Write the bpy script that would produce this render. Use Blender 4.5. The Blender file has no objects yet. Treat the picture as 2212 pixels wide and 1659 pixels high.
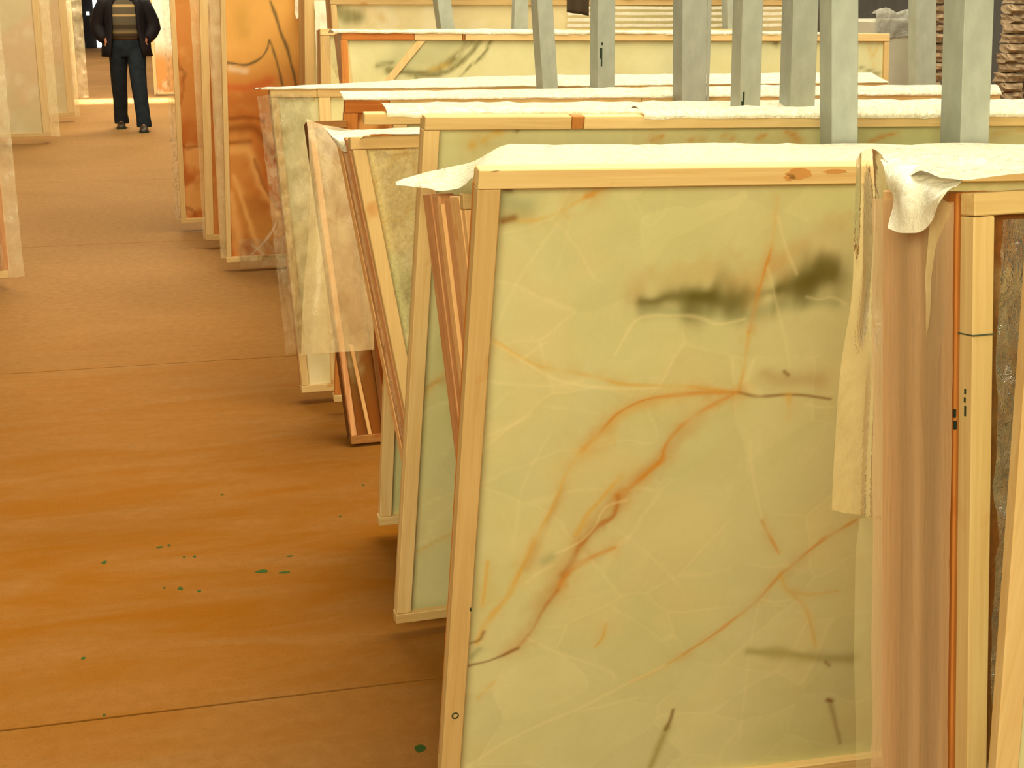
import bpy, bmesh, math, random
import numpy as np
from mathutils import Matrix, Vector, Euler

random.seed(7)
SC = bpy.context.scene
COL = SC.collection
R = math.radians

# ------------------------------------------------------------------ camera
cd = bpy.data.cameras.new('camera'); cam = bpy.data.objects.new('camera', cd); COL.objects.link(cam)
cam.location = (0, 0, 1.6)
cam.rotation_euler = (R(90 - 15.7626), 0, R(-14.5))
cd.sensor_width = 36.0; cd.lens = 49.557; cd.clip_start = 0.05; cd.clip_end = 200
SC.camera = cam

# ------------------------------------------------------------------ world, lights, exposure
w = bpy.data.worlds.new('world'); SC.world = w; w.use_nodes = True
w.node_tree.nodes['Background'].inputs[0].default_value = (1.0, 0.90, 0.62, 1)
w.node_tree.nodes['Background'].inputs[1].default_value = 0.8
def area(name, loc, rot, sx, sy, power, col):
    l = bpy.data.lights.new(name, 'AREA'); l.shape = 'RECTANGLE'; l.size = sx; l.size_y = sy
    l.energy = power; l.color = col
    o = bpy.data.objects.new(name, l); o.location = loc; o.rotation_euler = rot; COL.objects.link(o); return o
WARM = (1.0, 0.93, 0.68)
area('skylight_over_racks', (2.8, 5.2, 5.7), (0, 0, 0), 5.0, 9.5, 930, WARM)
area('skylight_over_aisle', (-0.6, 17.0, 5.7), (0, 0, 0), 3.0, 15.0, 800, WARM)
beam = area('stripe_lamp', (-.4, 21.5, 5.8), (0, 0, 0), 2.4, .5, 60, (1.0, .95, .88)); beam.data.spread = R(12)  # narrow-spread lamp added to lay a bright stripe on the far floor
area('front_fill', (-2.3, -2.8, 3.5), (R(70), 0, R(-24)), 4.4, 2.4, 335, (1.0, 0.93, 0.56))  # unseen fill lamp added behind the camera to light the front faces
area('far_crate_fill', (1.0, 19.6, 5.7), (0, 0, 0), 2.5, 2.0, 420, WARM)  # extra lamp added to brighten the slab crate behind the man
area('far_floor_fill', (-.6, 31.0, 5.7), (0, 0, 0), 3.0, 9.0, 700, (1, .92, .78))  # extra lamp added to lift the floor at the far end
SC.view_settings.view_transform = 'Standard'
SC.view_settings.look = 'None'
SC.view_settings.exposure = 0.0
SC.view_settings.gamma = 1.0
SC.view_settings.use_curve_mapping = False

# ------------------------------------------------------------------ measured data, metres
# crates: lower left front corner, axes (along, depth, up), height, slant of the left end
CRATE = {
  'A': ([0.462,2.348,0.04],[[0.99973,0.01047,-0.02094],[-0.00632,0.98195,0.18905],[0.02254,-0.18887,0.98174]],1.3137,-0.0017),
  'B': ([0.577,2.432,0.1],[[0.99985,0.01745,0.0],[-0.01728,0.99012,-0.13917],[-0.00243,0.13915,0.99027]],1.1353,0.0805),
  'C': ([0.542,3.231,0.05],[[0.99554,0.0906,-0.02618],[-0.08578,0.9853,0.14776],[0.03918,-0.14485,0.98868]],1.2915,-0.0052),
  'D': ([0.487,3.318,0.09],[[0.99755,0.06976,-0.00524],[-0.06992,0.99206,-0.10453],[-0.0021,0.10464,0.99451]],1.1642,0.157),
  'E': ([0.614,3.908,0.05],[[0.99975,0.01745,-0.01396],[-0.01462,0.98315,0.18222],[0.01691,-0.18197,0.98316]],1.251,-0.0093),
  'F': ([0.563,4.81,0.012],[[0.99863,0.05234,0.0],[-0.05183,0.98891,-0.13917],[-0.00728,0.13898,0.99027]],1.1482,0.0783),
  'E2': ([0.676,5.205,0.06],[[0.99995,0.0,-0.01047],[0.00182,0.98481,0.17364],[0.01031,-0.17365,0.98475]],1.1779,-0.0305),
  'G': ([0.472,5.396,0.05],[[0.99808,0.06105,-0.01047],[-0.06181,0.9926,-0.10452],[0.00401,0.10497,0.99447]],1.1804,0.0588),
  'J': ([0.833,6.059,0.08],[[0.99932,0.0349,-0.01222],[-0.03598,0.99387,-0.10452],[0.00849,0.10489,0.99445]],1.3406,0.0812),
  'J2': ([0.818,6.633,0.08],[[0.99935,0.0349,-0.00873],[-0.03553,0.99556,-0.08715],[0.00565,0.08741,0.99616]],1.335,-0.0221),
  'K': ([0.938,7.43,0.06],[[0.99964,0.02618,-0.00524],[-0.02562,0.99587,0.08715],[0.0075,-0.08699,0.99618]],1.4967,0.0601),
  'I': ([0.872,7.72,0.06],[[0.99938,0.0349,-0.00524],[-0.03513,0.99801,-0.05234],[0.0034,0.05249,0.99862]],1.5184,-0.0316),
  'H': ([0.46,8.207,0.06],[[0.99939,0.0349,0.0],[-0.03488,0.99878,0.0349],[0.00122,-0.03488,0.99939]],1.6381,-0.0268),
  'H2': ([0.381,8.987,0.06],[[0.99939,0.0349,0.0],[-0.03488,0.99878,0.0349],[0.00122,-0.03488,0.99939]],1.6258,-0.0287),
  'H3': ([0.22,9.707,0.06],[[0.99939,0.0349,0.0],[-0.03488,0.99878,0.0349],[0.00122,-0.03488,0.99939]],1.6208,-0.0086),
  'R0': ([0.928,1.266,0.04],[[0.99901,0.04362,0.00873],[-0.04235,0.99267,-0.1132],[-0.0136,0.11272,0.99353]],1.342,0.0018),
  'Rn': ([0.675,1.199,0.04],[[0.99985,0.01745,0.0],[-0.01724,0.98754,0.15643],[0.00273,-0.15641,0.98769]],1.4635,0.1447),
}
VEINS = [
  ('A','greygreen',0.0306,0.75,[(0.0542,1.2559),(0.0732,1.2518)]),
  ('A','greygreen',0.0129,0.5,[(0.0469,1.2749),(0.0527,1.2771)]),
  ('A','rosy',0.0531,0.5,[(0.3014,1.1112),(0.4331,1.1107),(0.5021,1.0999)]),
  ('A','rosy',0.0676,0.6,[(0.5379,1.1406),(0.6203,1.1591)]),
  ('A','greygreen',0.0209,0.6,[(0.3068,1.0653),(0.4761,1.0482),(0.5594,1.0637),(0.6554,1.0643)]),
  ('A','olive',0.0257,0.85,[(0.2991,1.0823),(0.3213,1.0806),(0.3451,1.0872),(0.3787,1.0834),(0.4205,1.0818)]),
  ('A','olive',0.037,0.9,[(0.3917,1.0787),(0.4216,1.0742),(0.4562,1.0678)]),
  ('A','olive',0.0193,0.5,[(0.4719,1.0757),(0.5048,1.0829),(0.5381,1.0885)]),
  ('A','olive',0.029,0.85,[(0.5421,1.09),(0.5712,1.0958),(0.5967,1.0982)]),
  ('A','olive',0.0467,0.9,[(0.6002,1.1032),(0.638,1.1104)]),
  ('A','olive',0.0354,0.6,[(0.6127,1.1299),(0.6353,1.125)]),
  ('A','white',0.0032,0.7,[(0.2587,0.9827),(0.2715,1.0162),(0.2887,1.0451),(0.3164,1.0532),(0.3831,1.0504),(0.4135,1.0423),(0.4402,1.0326),(0.4874,1.0409)]),
  ('A','white',0.0024,0.6,[(0.5965,1.0752),(0.6194,1.0691),(0.6451,1.0725),(0.6741,1.0592)]),
  ('A','amber',0.0048,0.8,[(0.0427,1.2272),(0.0635,1.2298),(0.0939,1.2269),(0.1312,1.2361),(0.1605,1.2509),(0.186,1.265),(0.2205,1.282)]),
  ('A','brown',0.0072,0.85,[(0.0448,1.2287),(0.0618,1.2329)]),
  ('A','brown',0.0064,0.8,[(0.0465,1.2802),(0.0541,1.2785)]),
  ('A','orange',0.0072,0.8,[(0.1808,1.2635),(0.1913,1.2656)]),
  ('A','amber',0.0048,0.7,[(0.1396,1.2451),(0.1518,1.2279)]),
  ('A','amber',0.0056,0.5,[(0.5121,1.2553),(0.5138,1.2152),(0.5151,1.1662)]),
  ('A','orange',0.0048,0.9,[(0.5151,1.1662),(0.5079,1.1165),(0.5023,1.066),(0.5001,1.0144)]),
  ('A','amber',0.0048,0.6,[(0.5001,1.0144),(0.5014,0.9616),(0.4987,0.899)]),
  ('A','white',0.0028,0.6,[(0.5191,1.2231),(0.5423,1.1654),(0.5709,1.1178)]),
  ('A','white',0.0032,0.5,[(0.5137,1.1331),(0.5278,1.099),(0.5501,1.0469),(0.573,0.9935),(0.5878,0.9482)]),
  ('A','amber',0.0048,0.75,[(0.0379,1.0229),(0.0639,1.0076),(0.0887,0.9904),(0.1385,0.9658),(0.2173,0.946),(0.273,0.9263),(0.324,0.9199),(0.3924,0.916),(0.4543,0.9043),(0.4987,0.899)]),
  ('A','white',0.0032,0.75,[(0.0411,1.0203),(0.0889,0.9879),(0.131,0.9593),(0.1732,0.9372),(0.2404,0.9212),(0.3078,0.9146),(0.3497,0.9166)]),
  ('A','white',0.0024,0.5,[(0.097,0.9858),(0.1347,1.0109)]),
  ('A','white',0.0024,0.5,[(0.0428,0.9463),(0.0765,0.9392),(0.1575,0.9312),(0.2075,0.937)]),
  ('A','white',0.002,0.4,[(0.0398,1.017),(0.0531,1.0511),(0.0691,1.0992),(0.099,1.1621),(0.14,1.2235)]),
  ('A','white',0.0024,0.35,[(0.0442,0.8867),(0.0776,0.9237)]),
  ('A','white',0.0024,0.45,[(0.0352,0.8389),(0.0745,0.854),(0.1214,0.8774)]),
  ('A','brown',0.004,0.85,[(0.4987,0.899),(0.5357,0.8877),(0.5893,0.8864),(0.6446,0.8794),(0.6778,0.8718)]),
  ('A','white',0.0028,0.6,[(0.6335,0.8653),(0.6621,0.8579),(0.6871,0.8563)]),
  ('A','white',0.0089,0.6,[(0.5171,0.9608),(0.5126,0.9343),(0.5125,0.9118),(0.5399,0.8893)]),
  ('A','mauve',0.0257,0.55,[(0.5455,0.937),(0.5752,0.9173),(0.6484,0.9086)]),
  ('A','brown',0.0064,0.8,[(0.5795,0.9343),(0.5879,0.9266)]),
  ('A','amber',0.0064,0.6,[(0.5942,0.8843),(0.6022,0.8421)]),
  ('A','amber',0.0209,0.45,[(0.3608,0.8964),(0.2799,0.8628),(0.2213,0.7942)]),
  ('A','orange',0.0056,0.85,[(0.4987,0.899),(0.3945,0.8997),(0.3272,0.893),(0.283,0.8734),(0.2564,0.8463),(0.2204,0.8034)]),
  ('A','amber',0.0072,0.85,[(0.2414,0.8292),(0.1984,0.7683),(0.1813,0.7043),(0.1531,0.6353),(0.1283,0.5695),(0.0988,0.503),(0.0674,0.4559),(0.0528,0.4114)]),
  ('A','rosy',0.0129,0.5,[(0.1938,0.7268),(0.1652,0.6438),(0.137,0.5686)]),
  ('A','rosy',0.0274,0.6,[(0.4191,0.8447),(0.3427,0.762),(0.2822,0.6815),(0.2296,0.5989),(0.1777,0.4944),(0.124,0.3924)]),
  ('A','orange',0.0064,0.85,[(0.4906,0.895),(0.4498,0.8747),(0.4022,0.8412),(0.3726,0.8018),(0.3635,0.7698),(0.3329,0.7345),(0.2982,0.6945)]),
  ('A','amber',0.008,0.7,[(0.2969,0.7467),(0.2633,0.6974),(0.2405,0.6659),(0.2268,0.6285)]),
  ('A','orange',0.0097,0.8,[(0.3591,0.7701),(0.3247,0.7304),(0.2928,0.7045)]),
  ('A','rust',0.0072,0.8,[(0.2972,0.7041),(0.2913,0.6615),(0.2604,0.64),(0.2392,0.6078)]),
  ('A','orange',0.0097,0.8,[(0.3005,0.5921),(0.2496,0.5722),(0.2126,0.5461),(0.1981,0.5124)]),
  ('A','rust',0.0097,0.7,[(0.2352,0.6131),(0.2231,0.5749),(0.2038,0.547)]),
  ('A','rust',0.0056,0.8,[(0.1981,0.5124),(0.1749,0.4743),(0.1564,0.4302),(0.1325,0.3966),(0.1073,0.3788)]),
  ('A','brown',0.0048,0.8,[(0.1329,0.3913),(0.0816,0.3694),(0.0323,0.3598)]),
  ('A','white',0.0024,0.7,[(0.3114,0.6934),(0.2817,0.6863),(0.2662,0.6685),(0.2599,0.6449),(0.2382,0.6177),(0.2076,0.601),(0.1867,0.5932)]),
  ('A','greygreen',0.0113,0.5,[(0.1705,0.58),(0.1828,0.5887)]),
  ('A','white',0.0024,0.5,[(0.1845,0.5688),(0.1555,0.5519),(0.1393,0.5387)]),
  ('A','brown',0.0048,0.7,[(0.0398,0.412),(0.0576,0.4181),(0.0652,0.4357)]),
  ('A','greygreen',0.0113,0.7,[(0.0459,0.3811),(0.0581,0.3952)]),
  ('A','amber',0.0048,0.8,[(0.0615,0.5898),(0.0616,0.5467),(0.0579,0.4974)]),
  ('A','amber',0.004,0.75,[(0.3018,0.4269),(0.2973,0.4),(0.2833,0.3762)]),
  ('A','amber',0.004,0.75,[(0.0956,0.3167),(0.0771,0.3009),(0.0641,0.2822)]),
  ('A','orange',0.0048,0.7,[(0.7813,0.6103),(0.7188,0.5727),(0.6654,0.5208),(0.6446,0.5019),(0.6054,0.4478),(0.5633,0.4097),(0.5207,0.3736),(0.4686,0.3363)]),
  ('A','amber',0.004,0.6,[(0.4686,0.3363),(0.3977,0.2969),(0.3618,0.2818)]),
  ('A','white',0.0032,0.65,[(0.4332,0.3166),(0.3351,0.2687),(0.2639,0.234),(0.2014,0.2093),(0.1216,0.1726),(0.0518,0.1244)]),
  ('A','white',0.0024,0.4,[(0.3848,0.2453),(0.3107,0.2331),(0.2645,0.2283)]),
  ('A','orange',0.0032,0.7,[(0.5838,0.6308),(0.6058,0.5935),(0.6328,0.5499)]),
  ('A','white',0.0024,0.5,[(0.5369,0.7949),(0.5487,0.7368),(0.5834,0.6338)]),
  ('A','amber',0.0048,0.6,[(0.6426,0.5021),(0.6647,0.4628),(0.7071,0.4206),(0.7311,0.3686),(0.7464,0.3223)]),
  ('A','amber',0.004,0.6,[(0.6607,0.4632),(0.7072,0.4475),(0.7709,0.4493)]),
  ('A','white',0.0024,0.5,[(0.6152,0.4468),(0.6459,0.4359),(0.6743,0.4403)]),
  ('A','white',0.002,0.4,[(0.6071,0.437),(0.6065,0.3171),(0.6186,0.1086)]),
  ('A','white',0.002,0.45,[(0.1489,0.4134),(0.2053,0.3772),(0.3112,0.319),(0.3321,0.2966)]),
  ('A','white',0.002,0.35,[(0.2957,0.6368),(0.3647,0.5759),(0.4376,0.5025)]),
  ('A','white',0.002,0.35,[(0.3148,0.4588),(0.3645,0.4217),(0.4372,0.3597)]),
  ('A','white',0.002,0.35,[(0.1075,0.6202),(0.1132,0.7147),(0.1292,0.7781),(0.1572,0.8395)]),
  ('A','white',0.004,0.25,[(0.2457,0.8695),(0.203,0.8811),(0.1445,0.8936)]),
  ('A','darkolive',0.0177,0.55,[(0.6044,0.3307),(0.6754,0.3175),(0.7495,0.2938),(0.838,0.2828)]),
  ('A','brown',0.0064,0.6,[(0.7773,0.2801),(0.7894,0.2694)]),
  ('A','brown',0.0072,0.95,[(0.8027,0.1807),(0.8098,0.1762)]),
  ('A','brown',0.0072,0.5,[(0.812,0.1641),(0.8274,0.1262),(0.8521,0.0621)]),
  ('A','brown',0.0056,0.85,[(0.4634,0.2064),(0.4602,0.1782),(0.4532,0.1561)]),
  ('A','darkolive',0.0113,0.6,[(0.4575,0.1613),(0.4457,0.1224),(0.435,0.065)]),
  ('C','amber',0.0138,0.9,[(0.1152,1.2256)]),
  ('C','amber',0.0092,0.9,[(0.1428,1.2336),(0.1492,1.2357)]),
  ('C','amber',0.0126,0.9,[(0.1719,1.2522),(0.1805,1.2542)]),
  ('C','brown',0.0069,0.7,[(0.2231,1.256)]),
  ('C','orange',0.008,0.75,[(0.5554,1.2308),(0.5621,1.234)]),
  ('C','orange',0.008,0.75,[(0.6512,1.2288),(0.658,1.232)]),
  ('C','orange',0.008,0.75,[(0.6824,1.2307),(0.6892,1.234)]),
  ('C','orange',0.008,0.75,[(0.5725,1.2361),(0.5792,1.2393)]),
  ('C','orange',0.008,0.75,[(0.7348,1.2391),(0.7417,1.2424)]),
  ('C','orange',0.008,0.75,[(0.8346,1.2338),(0.8416,1.2371)]),
  ('C','orange',0.008,0.75,[(0.8466,1.237),(0.8536,1.2403)]),
  ('C','orange',0.008,0.75,[(0.7601,1.2344),(0.767,1.2377)]),
  ('C','orange',0.008,0.75,[(0.9278,1.242),(0.9349,1.2453)]),
  ('C','orange',0.008,0.75,[(0.9388,1.2306),(0.9458,1.2339)]),
  ('C','orange',0.0069,0.8,[(1.1463,1.2218),(1.1839,1.233),(1.2286,1.2442)]),
  ('C','orange',0.0069,0.6,[(1.5134,1.2397),(1.6109,1.251)]),
  ('C','orange',0.0069,0.75,[(0.9074,1.25),(0.935,1.2374),(0.9476,1.2237)]),
  ('C','rust',0.0069,0.75,[(0.1124,0.6571),(0.0723,0.6552),(0.0446,0.6404),(0.0304,0.6295)]),
  ('C','amber',0.008,0.6,[(0.0993,0.6843),(0.0665,0.6568),(0.0347,0.6112)]),
  ('C','white',0.0057,0.6,[(0.116,0.5988),(0.0645,0.5907),(0.0338,0.5628)]),
  ('C','white',0.0046,0.6,[(0.1347,0.353),(0.0667,0.3344),(0.0379,0.3207)]),
  ('C','white',0.0046,0.6,[(0.1371,0.2549),(0.0844,0.2281),(0.0349,0.2142)]),
  ('C','amber',0.0046,0.6,[(0.1379,0.2416),(0.0734,0.2095),(0.0358,0.1942)]),
  ('C','greygreen',0.0345,0.6,[(0.0347,0.0187),(0.1267,0.0196)]),
  ('C','olive',0.0092,0.7,[(0.0409,0.0164),(0.0838,0.0159),(0.127,0.0154)]),
  ('J','greygreen',0.0946,0.5,[(0.5231,1.3196),(0.396,1.2503),(0.2711,1.2208)]),
  ('J','olive',0.0189,0.9,[(0.5862,1.3198),(0.5428,1.2701),(0.4891,1.2205),(0.4148,1.1809),(0.3313,1.1654),(0.2082,1.1778)]),
  ('J','white',0.0084,0.9,[(0.5753,1.3039),(0.5429,1.2721),(0.5105,1.2363)]),
  ('J','amber',0.0105,0.6,[(0.474,1.2046),(0.3834,1.1751)]),
  ('J','olive',0.0168,0.9,[(0.6282,1.3119),(0.5848,1.2601),(0.5201,1.2005),(0.4352,1.161),(0.3307,1.1456)]),
  ('J','olive',0.0084,0.9,[(0.6749,1.312),(0.6373,1.2442),(0.5618,1.1844),(0.5186,1.1407)]),
  ('J','olive',0.0126,0.7,[(0.1578,1.1976),(0.2298,1.2111)]),
  ('J','olive',0.0126,0.8,[(1.998,1.3403),(2.0415,1.3025),(2.0704,1.2919)]),
  ('J','olive',0.0105,0.7,[(2.5079,1.1887),(2.5634,1.1689),(2.6141,1.1513)]),
  ('J','amber',0.0105,0.6,[(2.5468,1.3141),(2.5608,1.2601),(2.5877,1.1949)]),
  ('J','amber',0.0105,0.6,[(2.6218,1.3143),(2.5814,1.2384)]),
  ('K','olive',0.0437,0.6,[(0.052,1.4328),(0.1341,1.4148)]),
  ('K','olive',0.034,0.6,[(0.0748,1.383),(0.1575,1.3966)]),
  ('K','amber',0.0292,0.5,[(0.2052,1.4444),(0.2763,1.3759)]),
  ('K','white',0.0146,0.8,[(0.3481,1.4103),(0.9372,1.3752)]),
  ('K','white',0.0194,0.8,[(1.5241,1.4153),(1.8413,1.4105)]),
  ('K','white',0.0146,0.8,[(1.5257,1.3865),(1.979,1.3667)]),
  ('H','h_tan',0.1977,0.9,[(0.1512,1.3178),(0.2555,1.367),(0.211,1.516)]),
  ('H','h_olive',0.0734,0.5,[(0.104,1.3928),(0.1195,1.2931)]),
  ('H','h_white',0.0254,0.55,[(0.0337,1.0981),(0.1145,1.079)]),
  ('H','h_dark',0.0102,0.95,[(0.0149,1.1287),(0.0528,1.1231),(0.1162,1.1145),(0.1629,1.1265),(0.2079,1.1563),(0.2405,1.1964),(0.2581,1.2466)]),
  ('H','h_dark',0.0102,0.95,[(0.2581,1.2466),(0.279,1.1908),(0.3012,1.1015),(0.3141,1.0322),(0.3232,0.9987)]),
  ('H','h_dark',0.0113,0.95,[(0.2697,1.4615),(0.3016,1.3668),(0.3194,1.2964),(0.3519,1.2026),(0.3792,1.1003),(0.3921,1.0231),(0.3959,0.9844)]),
  ('H','h_red',0.0395,0.7,[(0.0082,0.997),(0.1363,0.9945),(0.254,1.0256)]),
  ('H','h_rust',0.0565,0.8,[(0.0047,0.9281),(0.1848,0.9242),(0.2877,0.8961)]),
  ('H','h_rust',0.0565,0.8,[(0.0014,0.8641),(0.1814,0.8468),(0.2841,0.8052)]),
  ('H','h_deep',0.0198,0.8,[(0.0046,0.8253),(0.1416,0.827),(0.2055,0.802)]),
  ('H','h_deep',0.0339,0.8,[(0.0013,0.7608),(0.1386,0.7622),(0.2012,0.7029),(0.2619,0.5824)]),
  ('H','h_deep',0.0198,0.8,[(-0.0026,0.6829),(0.122,0.6843)]),
  ('H','h_light',0.0367,0.85,[(0.0161,0.6431),(0.1069,0.6402),(0.1378,0.5733),(0.1646,0.4662),(0.2128,0.3572),(0.2621,0.2604)]),
  ('H','h_rust',0.0452,0.8,[(0.1847,0.6246),(0.2426,0.4365),(0.2648,0.328)]),
  ('H','h_deep',0.0141,0.7,[(0.1437,0.5863),(0.2018,0.4113),(0.2584,0.3013)]),
  ('H','h_light',0.0226,0.85,[(0.0219,0.4981),(0.0665,0.3365),(0.1117,0.1723),(0.1467,0.0612)]),
  ('H','h_light',0.0339,0.8,[(0.0036,0.3926),(0.0219,0.2308),(0.0517,0.0251)]),
  ('H','h_light',0.0226,0.5,[(-0.0083,0.2591),(0.0034,0.1232),(0.0245,0.0128)]),
  ('H','h_white',0.0071,0.7,[(0.0778,0.0154),(0.1473,0.0749),(0.2175,0.1535),(0.2524,0.2201)]),
  ('H','h_white',0.0071,0.7,[(0.108,0.0906),(0.185,0.0179)]),
]
SHEET = {
  'AB': [[[0.508,2.93,1.199],[0.508,2.94,1.2],[0.509,2.95,1.202]],[[0.546,2.91,1.194],[0.553,2.93,1.204],[0.559,2.95,1.216]],[[0.561,2.78,1.206],[0.592,2.88,1.213],[0.616,2.95,1.227]],[[0.583,2.66,1.225],[0.636,2.85,1.225],[0.673,2.95,1.239]],[[0.504,2.14,1.32],[0.633,2.6,1.285],[0.744,2.95,1.271]],[[0.582,2.125,1.325],[0.717,2.6,1.287],[0.824,2.95,1.272]],[[0.854,2.13,1.318],[1.041,2.6,1.279],[1.184,2.96,1.263]],[[1.146,2.14,1.309],[1.391,2.6,1.271],[1.587,2.97,1.25]],[[1.571,2.15,1.298],[1.896,2.6,1.258],[2.17,2.98,1.234]]],
  'D': [[[0.449,3.66,1.252],[0.449,3.67,1.252],[0.449,3.68,1.253]],[[0.481,3.52,1.204],[0.47,3.56,1.232],[0.469,3.66,1.244]],[[0.52,3.425,1.253],[0.533,3.55,1.246],[0.526,3.66,1.242]],[[0.589,3.43,1.253],[0.61,3.55,1.249],[0.623,3.66,1.245]],[[0.753,3.44,1.25],[0.777,3.55,1.248],[0.803,3.67,1.246]]],
  'F': [[[0.533,4.82,1.17],[0.527,4.72,1.069],[0.507,4.62,0.854],[0.47,4.55,0.622],[0.452,4.52,0.43]],[[0.574,4.8,1.154],[0.561,4.7,1.055],[0.538,4.6,0.856],[0.513,4.53,0.624],[0.495,4.5,0.437]],[[0.612,4.8,1.146],[0.597,4.7,1.054],[0.577,4.6,0.854],[0.554,4.53,0.622],[0.538,4.5,0.439]],[[0.654,4.8,1.137],[0.64,4.72,1.05],[0.624,4.62,0.849],[0.6,4.53,0.619],[0.584,4.5,0.442]],[[0.748,4.82,1.122],[0.733,4.74,1.045],[0.72,4.64,0.842],[0.699,4.55,0.594],[0.694,4.52,0.434]]],
  'R0hang': [[[0.921,1.72,1.377],[0.924,1.72,1.292],[0.927,1.72,1.19],[0.917,1.72,1.085],[0.916,1.72,0.949],[0.918,1.72,0.879]],[[0.917,1.7,1.389],[0.926,1.7,1.295],[0.943,1.72,1.189],[0.935,1.72,1.084],[0.936,1.72,0.947],[0.938,1.72,0.872]],[[0.927,1.69,1.394],[0.96,1.73,1.289],[0.967,1.74,1.183],[0.955,1.72,1.082],[0.958,1.72,0.945],[0.962,1.72,0.867]],[[0.93,1.67,1.388],[0.954,1.7,1.294],[0.964,1.71,1.19],[0.971,1.72,1.081],[0.975,1.72,0.944],[0.98,1.72,0.861]],[[0.928,1.64,1.377],[0.948,1.67,1.299],[0.955,1.67,1.199],[0.96,1.67,1.095],[0.969,1.67,0.961],[0.974,1.67,0.878]]],
  'R0low': [[[0.964,1.72,0.86],[0.962,1.72,0.788],[0.97,1.72,0.654],[0.99,1.72,0.402]],[[0.975,1.71,0.866],[0.977,1.71,0.791],[0.986,1.71,0.657],[1.012,1.72,0.398]],[[0.987,1.69,0.87],[0.99,1.69,0.798],[0.999,1.69,0.665],[1.035,1.72,0.395]]],
  'R0flap': [[[0.925,1.66,1.387],[0.897,1.6,1.374],[0.883,1.55,1.349],[0.864,1.52,1.319]],[[0.931,1.63,1.389],[0.886,1.54,1.379],[0.868,1.5,1.351],[0.867,1.49,1.32]],[[0.94,1.6,1.389],[0.895,1.51,1.379],[0.877,1.47,1.358],[0.876,1.47,1.324]],[[0.951,1.58,1.388],[0.893,1.48,1.38],[0.876,1.45,1.364],[0.879,1.45,1.343]],[[0.962,1.55,1.387],[0.903,1.46,1.383],[0.876,1.43,1.374],[0.874,1.43,1.361]],[[0.969,1.52,1.388],[0.912,1.44,1.388],[0.887,1.42,1.384],[0.878,1.42,1.377]]],
  'R0top': [[[0.93,1.67,1.388],[0.908,1.6,1.382],[0.894,1.55,1.374]],[[0.984,1.67,1.389],[0.938,1.58,1.388],[0.883,1.47,1.389]],[[1.035,1.67,1.387],[0.974,1.56,1.389],[0.899,1.42,1.389]],[[1.083,1.67,1.384],[1.013,1.55,1.388],[0.923,1.4,1.393]],[[1.204,1.67,1.378],[1.125,1.55,1.386],[1.009,1.38,1.398]]],
  'R0stream': [[[0.887,1.47,1.355],[0.892,1.48,1.287],[0.897,1.48,1.219],[0.912,1.49,1.146]],[[0.892,1.46,1.362],[0.904,1.47,1.288],[0.909,1.47,1.22],[0.912,1.48,1.145]],[[0.901,1.45,1.357],[0.91,1.46,1.29],[0.911,1.46,1.222],[0.913,1.47,1.151]]],
}
POSTS = [
  ([1.62,2.99,0.0],[-0.0675,0.0,1.0],0.066,0.064),
  ([1.943,2.99,0.0],[-0.0599,0.0,1.0],0.076,0.092),
  ([1.615,3.66,0.0],[-0.0161,0.0,1.0],0.061,0.068),
  ([1.782,3.68,0.0],[-0.0217,0.0,1.0],0.076,0.074),
  ([1.942,4.9,0.0],[-0.0297,0.0,1.0],0.095,0.096),
  ([1.594,5.34,0.0],[-0.0744,0.0,1.0],0.062,0.094),
  ([1.738,5.34,0.0],[-0.0115,0.0,1.0],0.072,0.096),
  ([3.232,5.37,0.0],[-0.0867,0.0,1.0],0.091,0.068),
  ([1.627,6.95,0.0],[-0.1335,0.0,1.0],0.068,0.114),
  ([1.755,6.95,0.0],[0.037,0.0,1.0],0.071,0.056),
  ([3.056,6.95,0.0],[-0.0815,0.0,1.0],0.057,0.074),
]


# ------------------------------------------------------------------ materials
def newmat(name):
    m = bpy.data.materials.new(name); m.use_nodes = True
    nt = m.node_tree; nt.nodes.clear()
    out = nt.nodes.new('ShaderNodeOutputMaterial')
    return m, nt, out
def node(nt, kind, **k):
    n = nt.nodes.new(kind)
    for a, v in k.items(): setattr(n, a, v)
    return n
def mapping(nt, scale, coord='Object'):
    tc = node(nt, 'ShaderNodeTexCoord'); mp = node(nt, 'ShaderNodeMapping')
    mp.inputs['Scale'].default_value = scale
    nt.links.new(tc.outputs[coord], mp.inputs['Vector']); return mp
def noise(nt, mp, scale, detail=4, rough=.55, dist=0):
    n = node(nt, 'ShaderNodeTexNoise'); n.inputs['Scale'].default_value = scale
    n.inputs['Detail'].default_value = detail; n.inputs['Roughness'].default_value = rough
    n.inputs['Distortion'].default_value = dist
    nt.links.new(mp.outputs[0], n.inputs['Vector']); return n
def ramp(nt, src, stops):
    r = node(nt, 'ShaderNodeValToRGB'); e = r.color_ramp.elements
    while len(e) < len(stops): e.new(0.5)
    for x, (p, c) in zip(e, stops): x.position = p; x.color = (*c, 1)
    nt.links.new(src, r.inputs[0]); return r
def mixc(nt, fac, a, b, mode='MIX'):
    m = node(nt, 'ShaderNodeMix', data_type='RGBA', blend_type=mode)
    for s, v in ((0, fac), (6, a), (7, b)):
        if hasattr(v, 'links'): nt.links.new(v, m.inputs[s])
        elif s == 0: m.inputs[0].default_value = v
        else: m.inputs[s].default_value = (*v, 1)
    return m.outputs[2]
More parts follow.
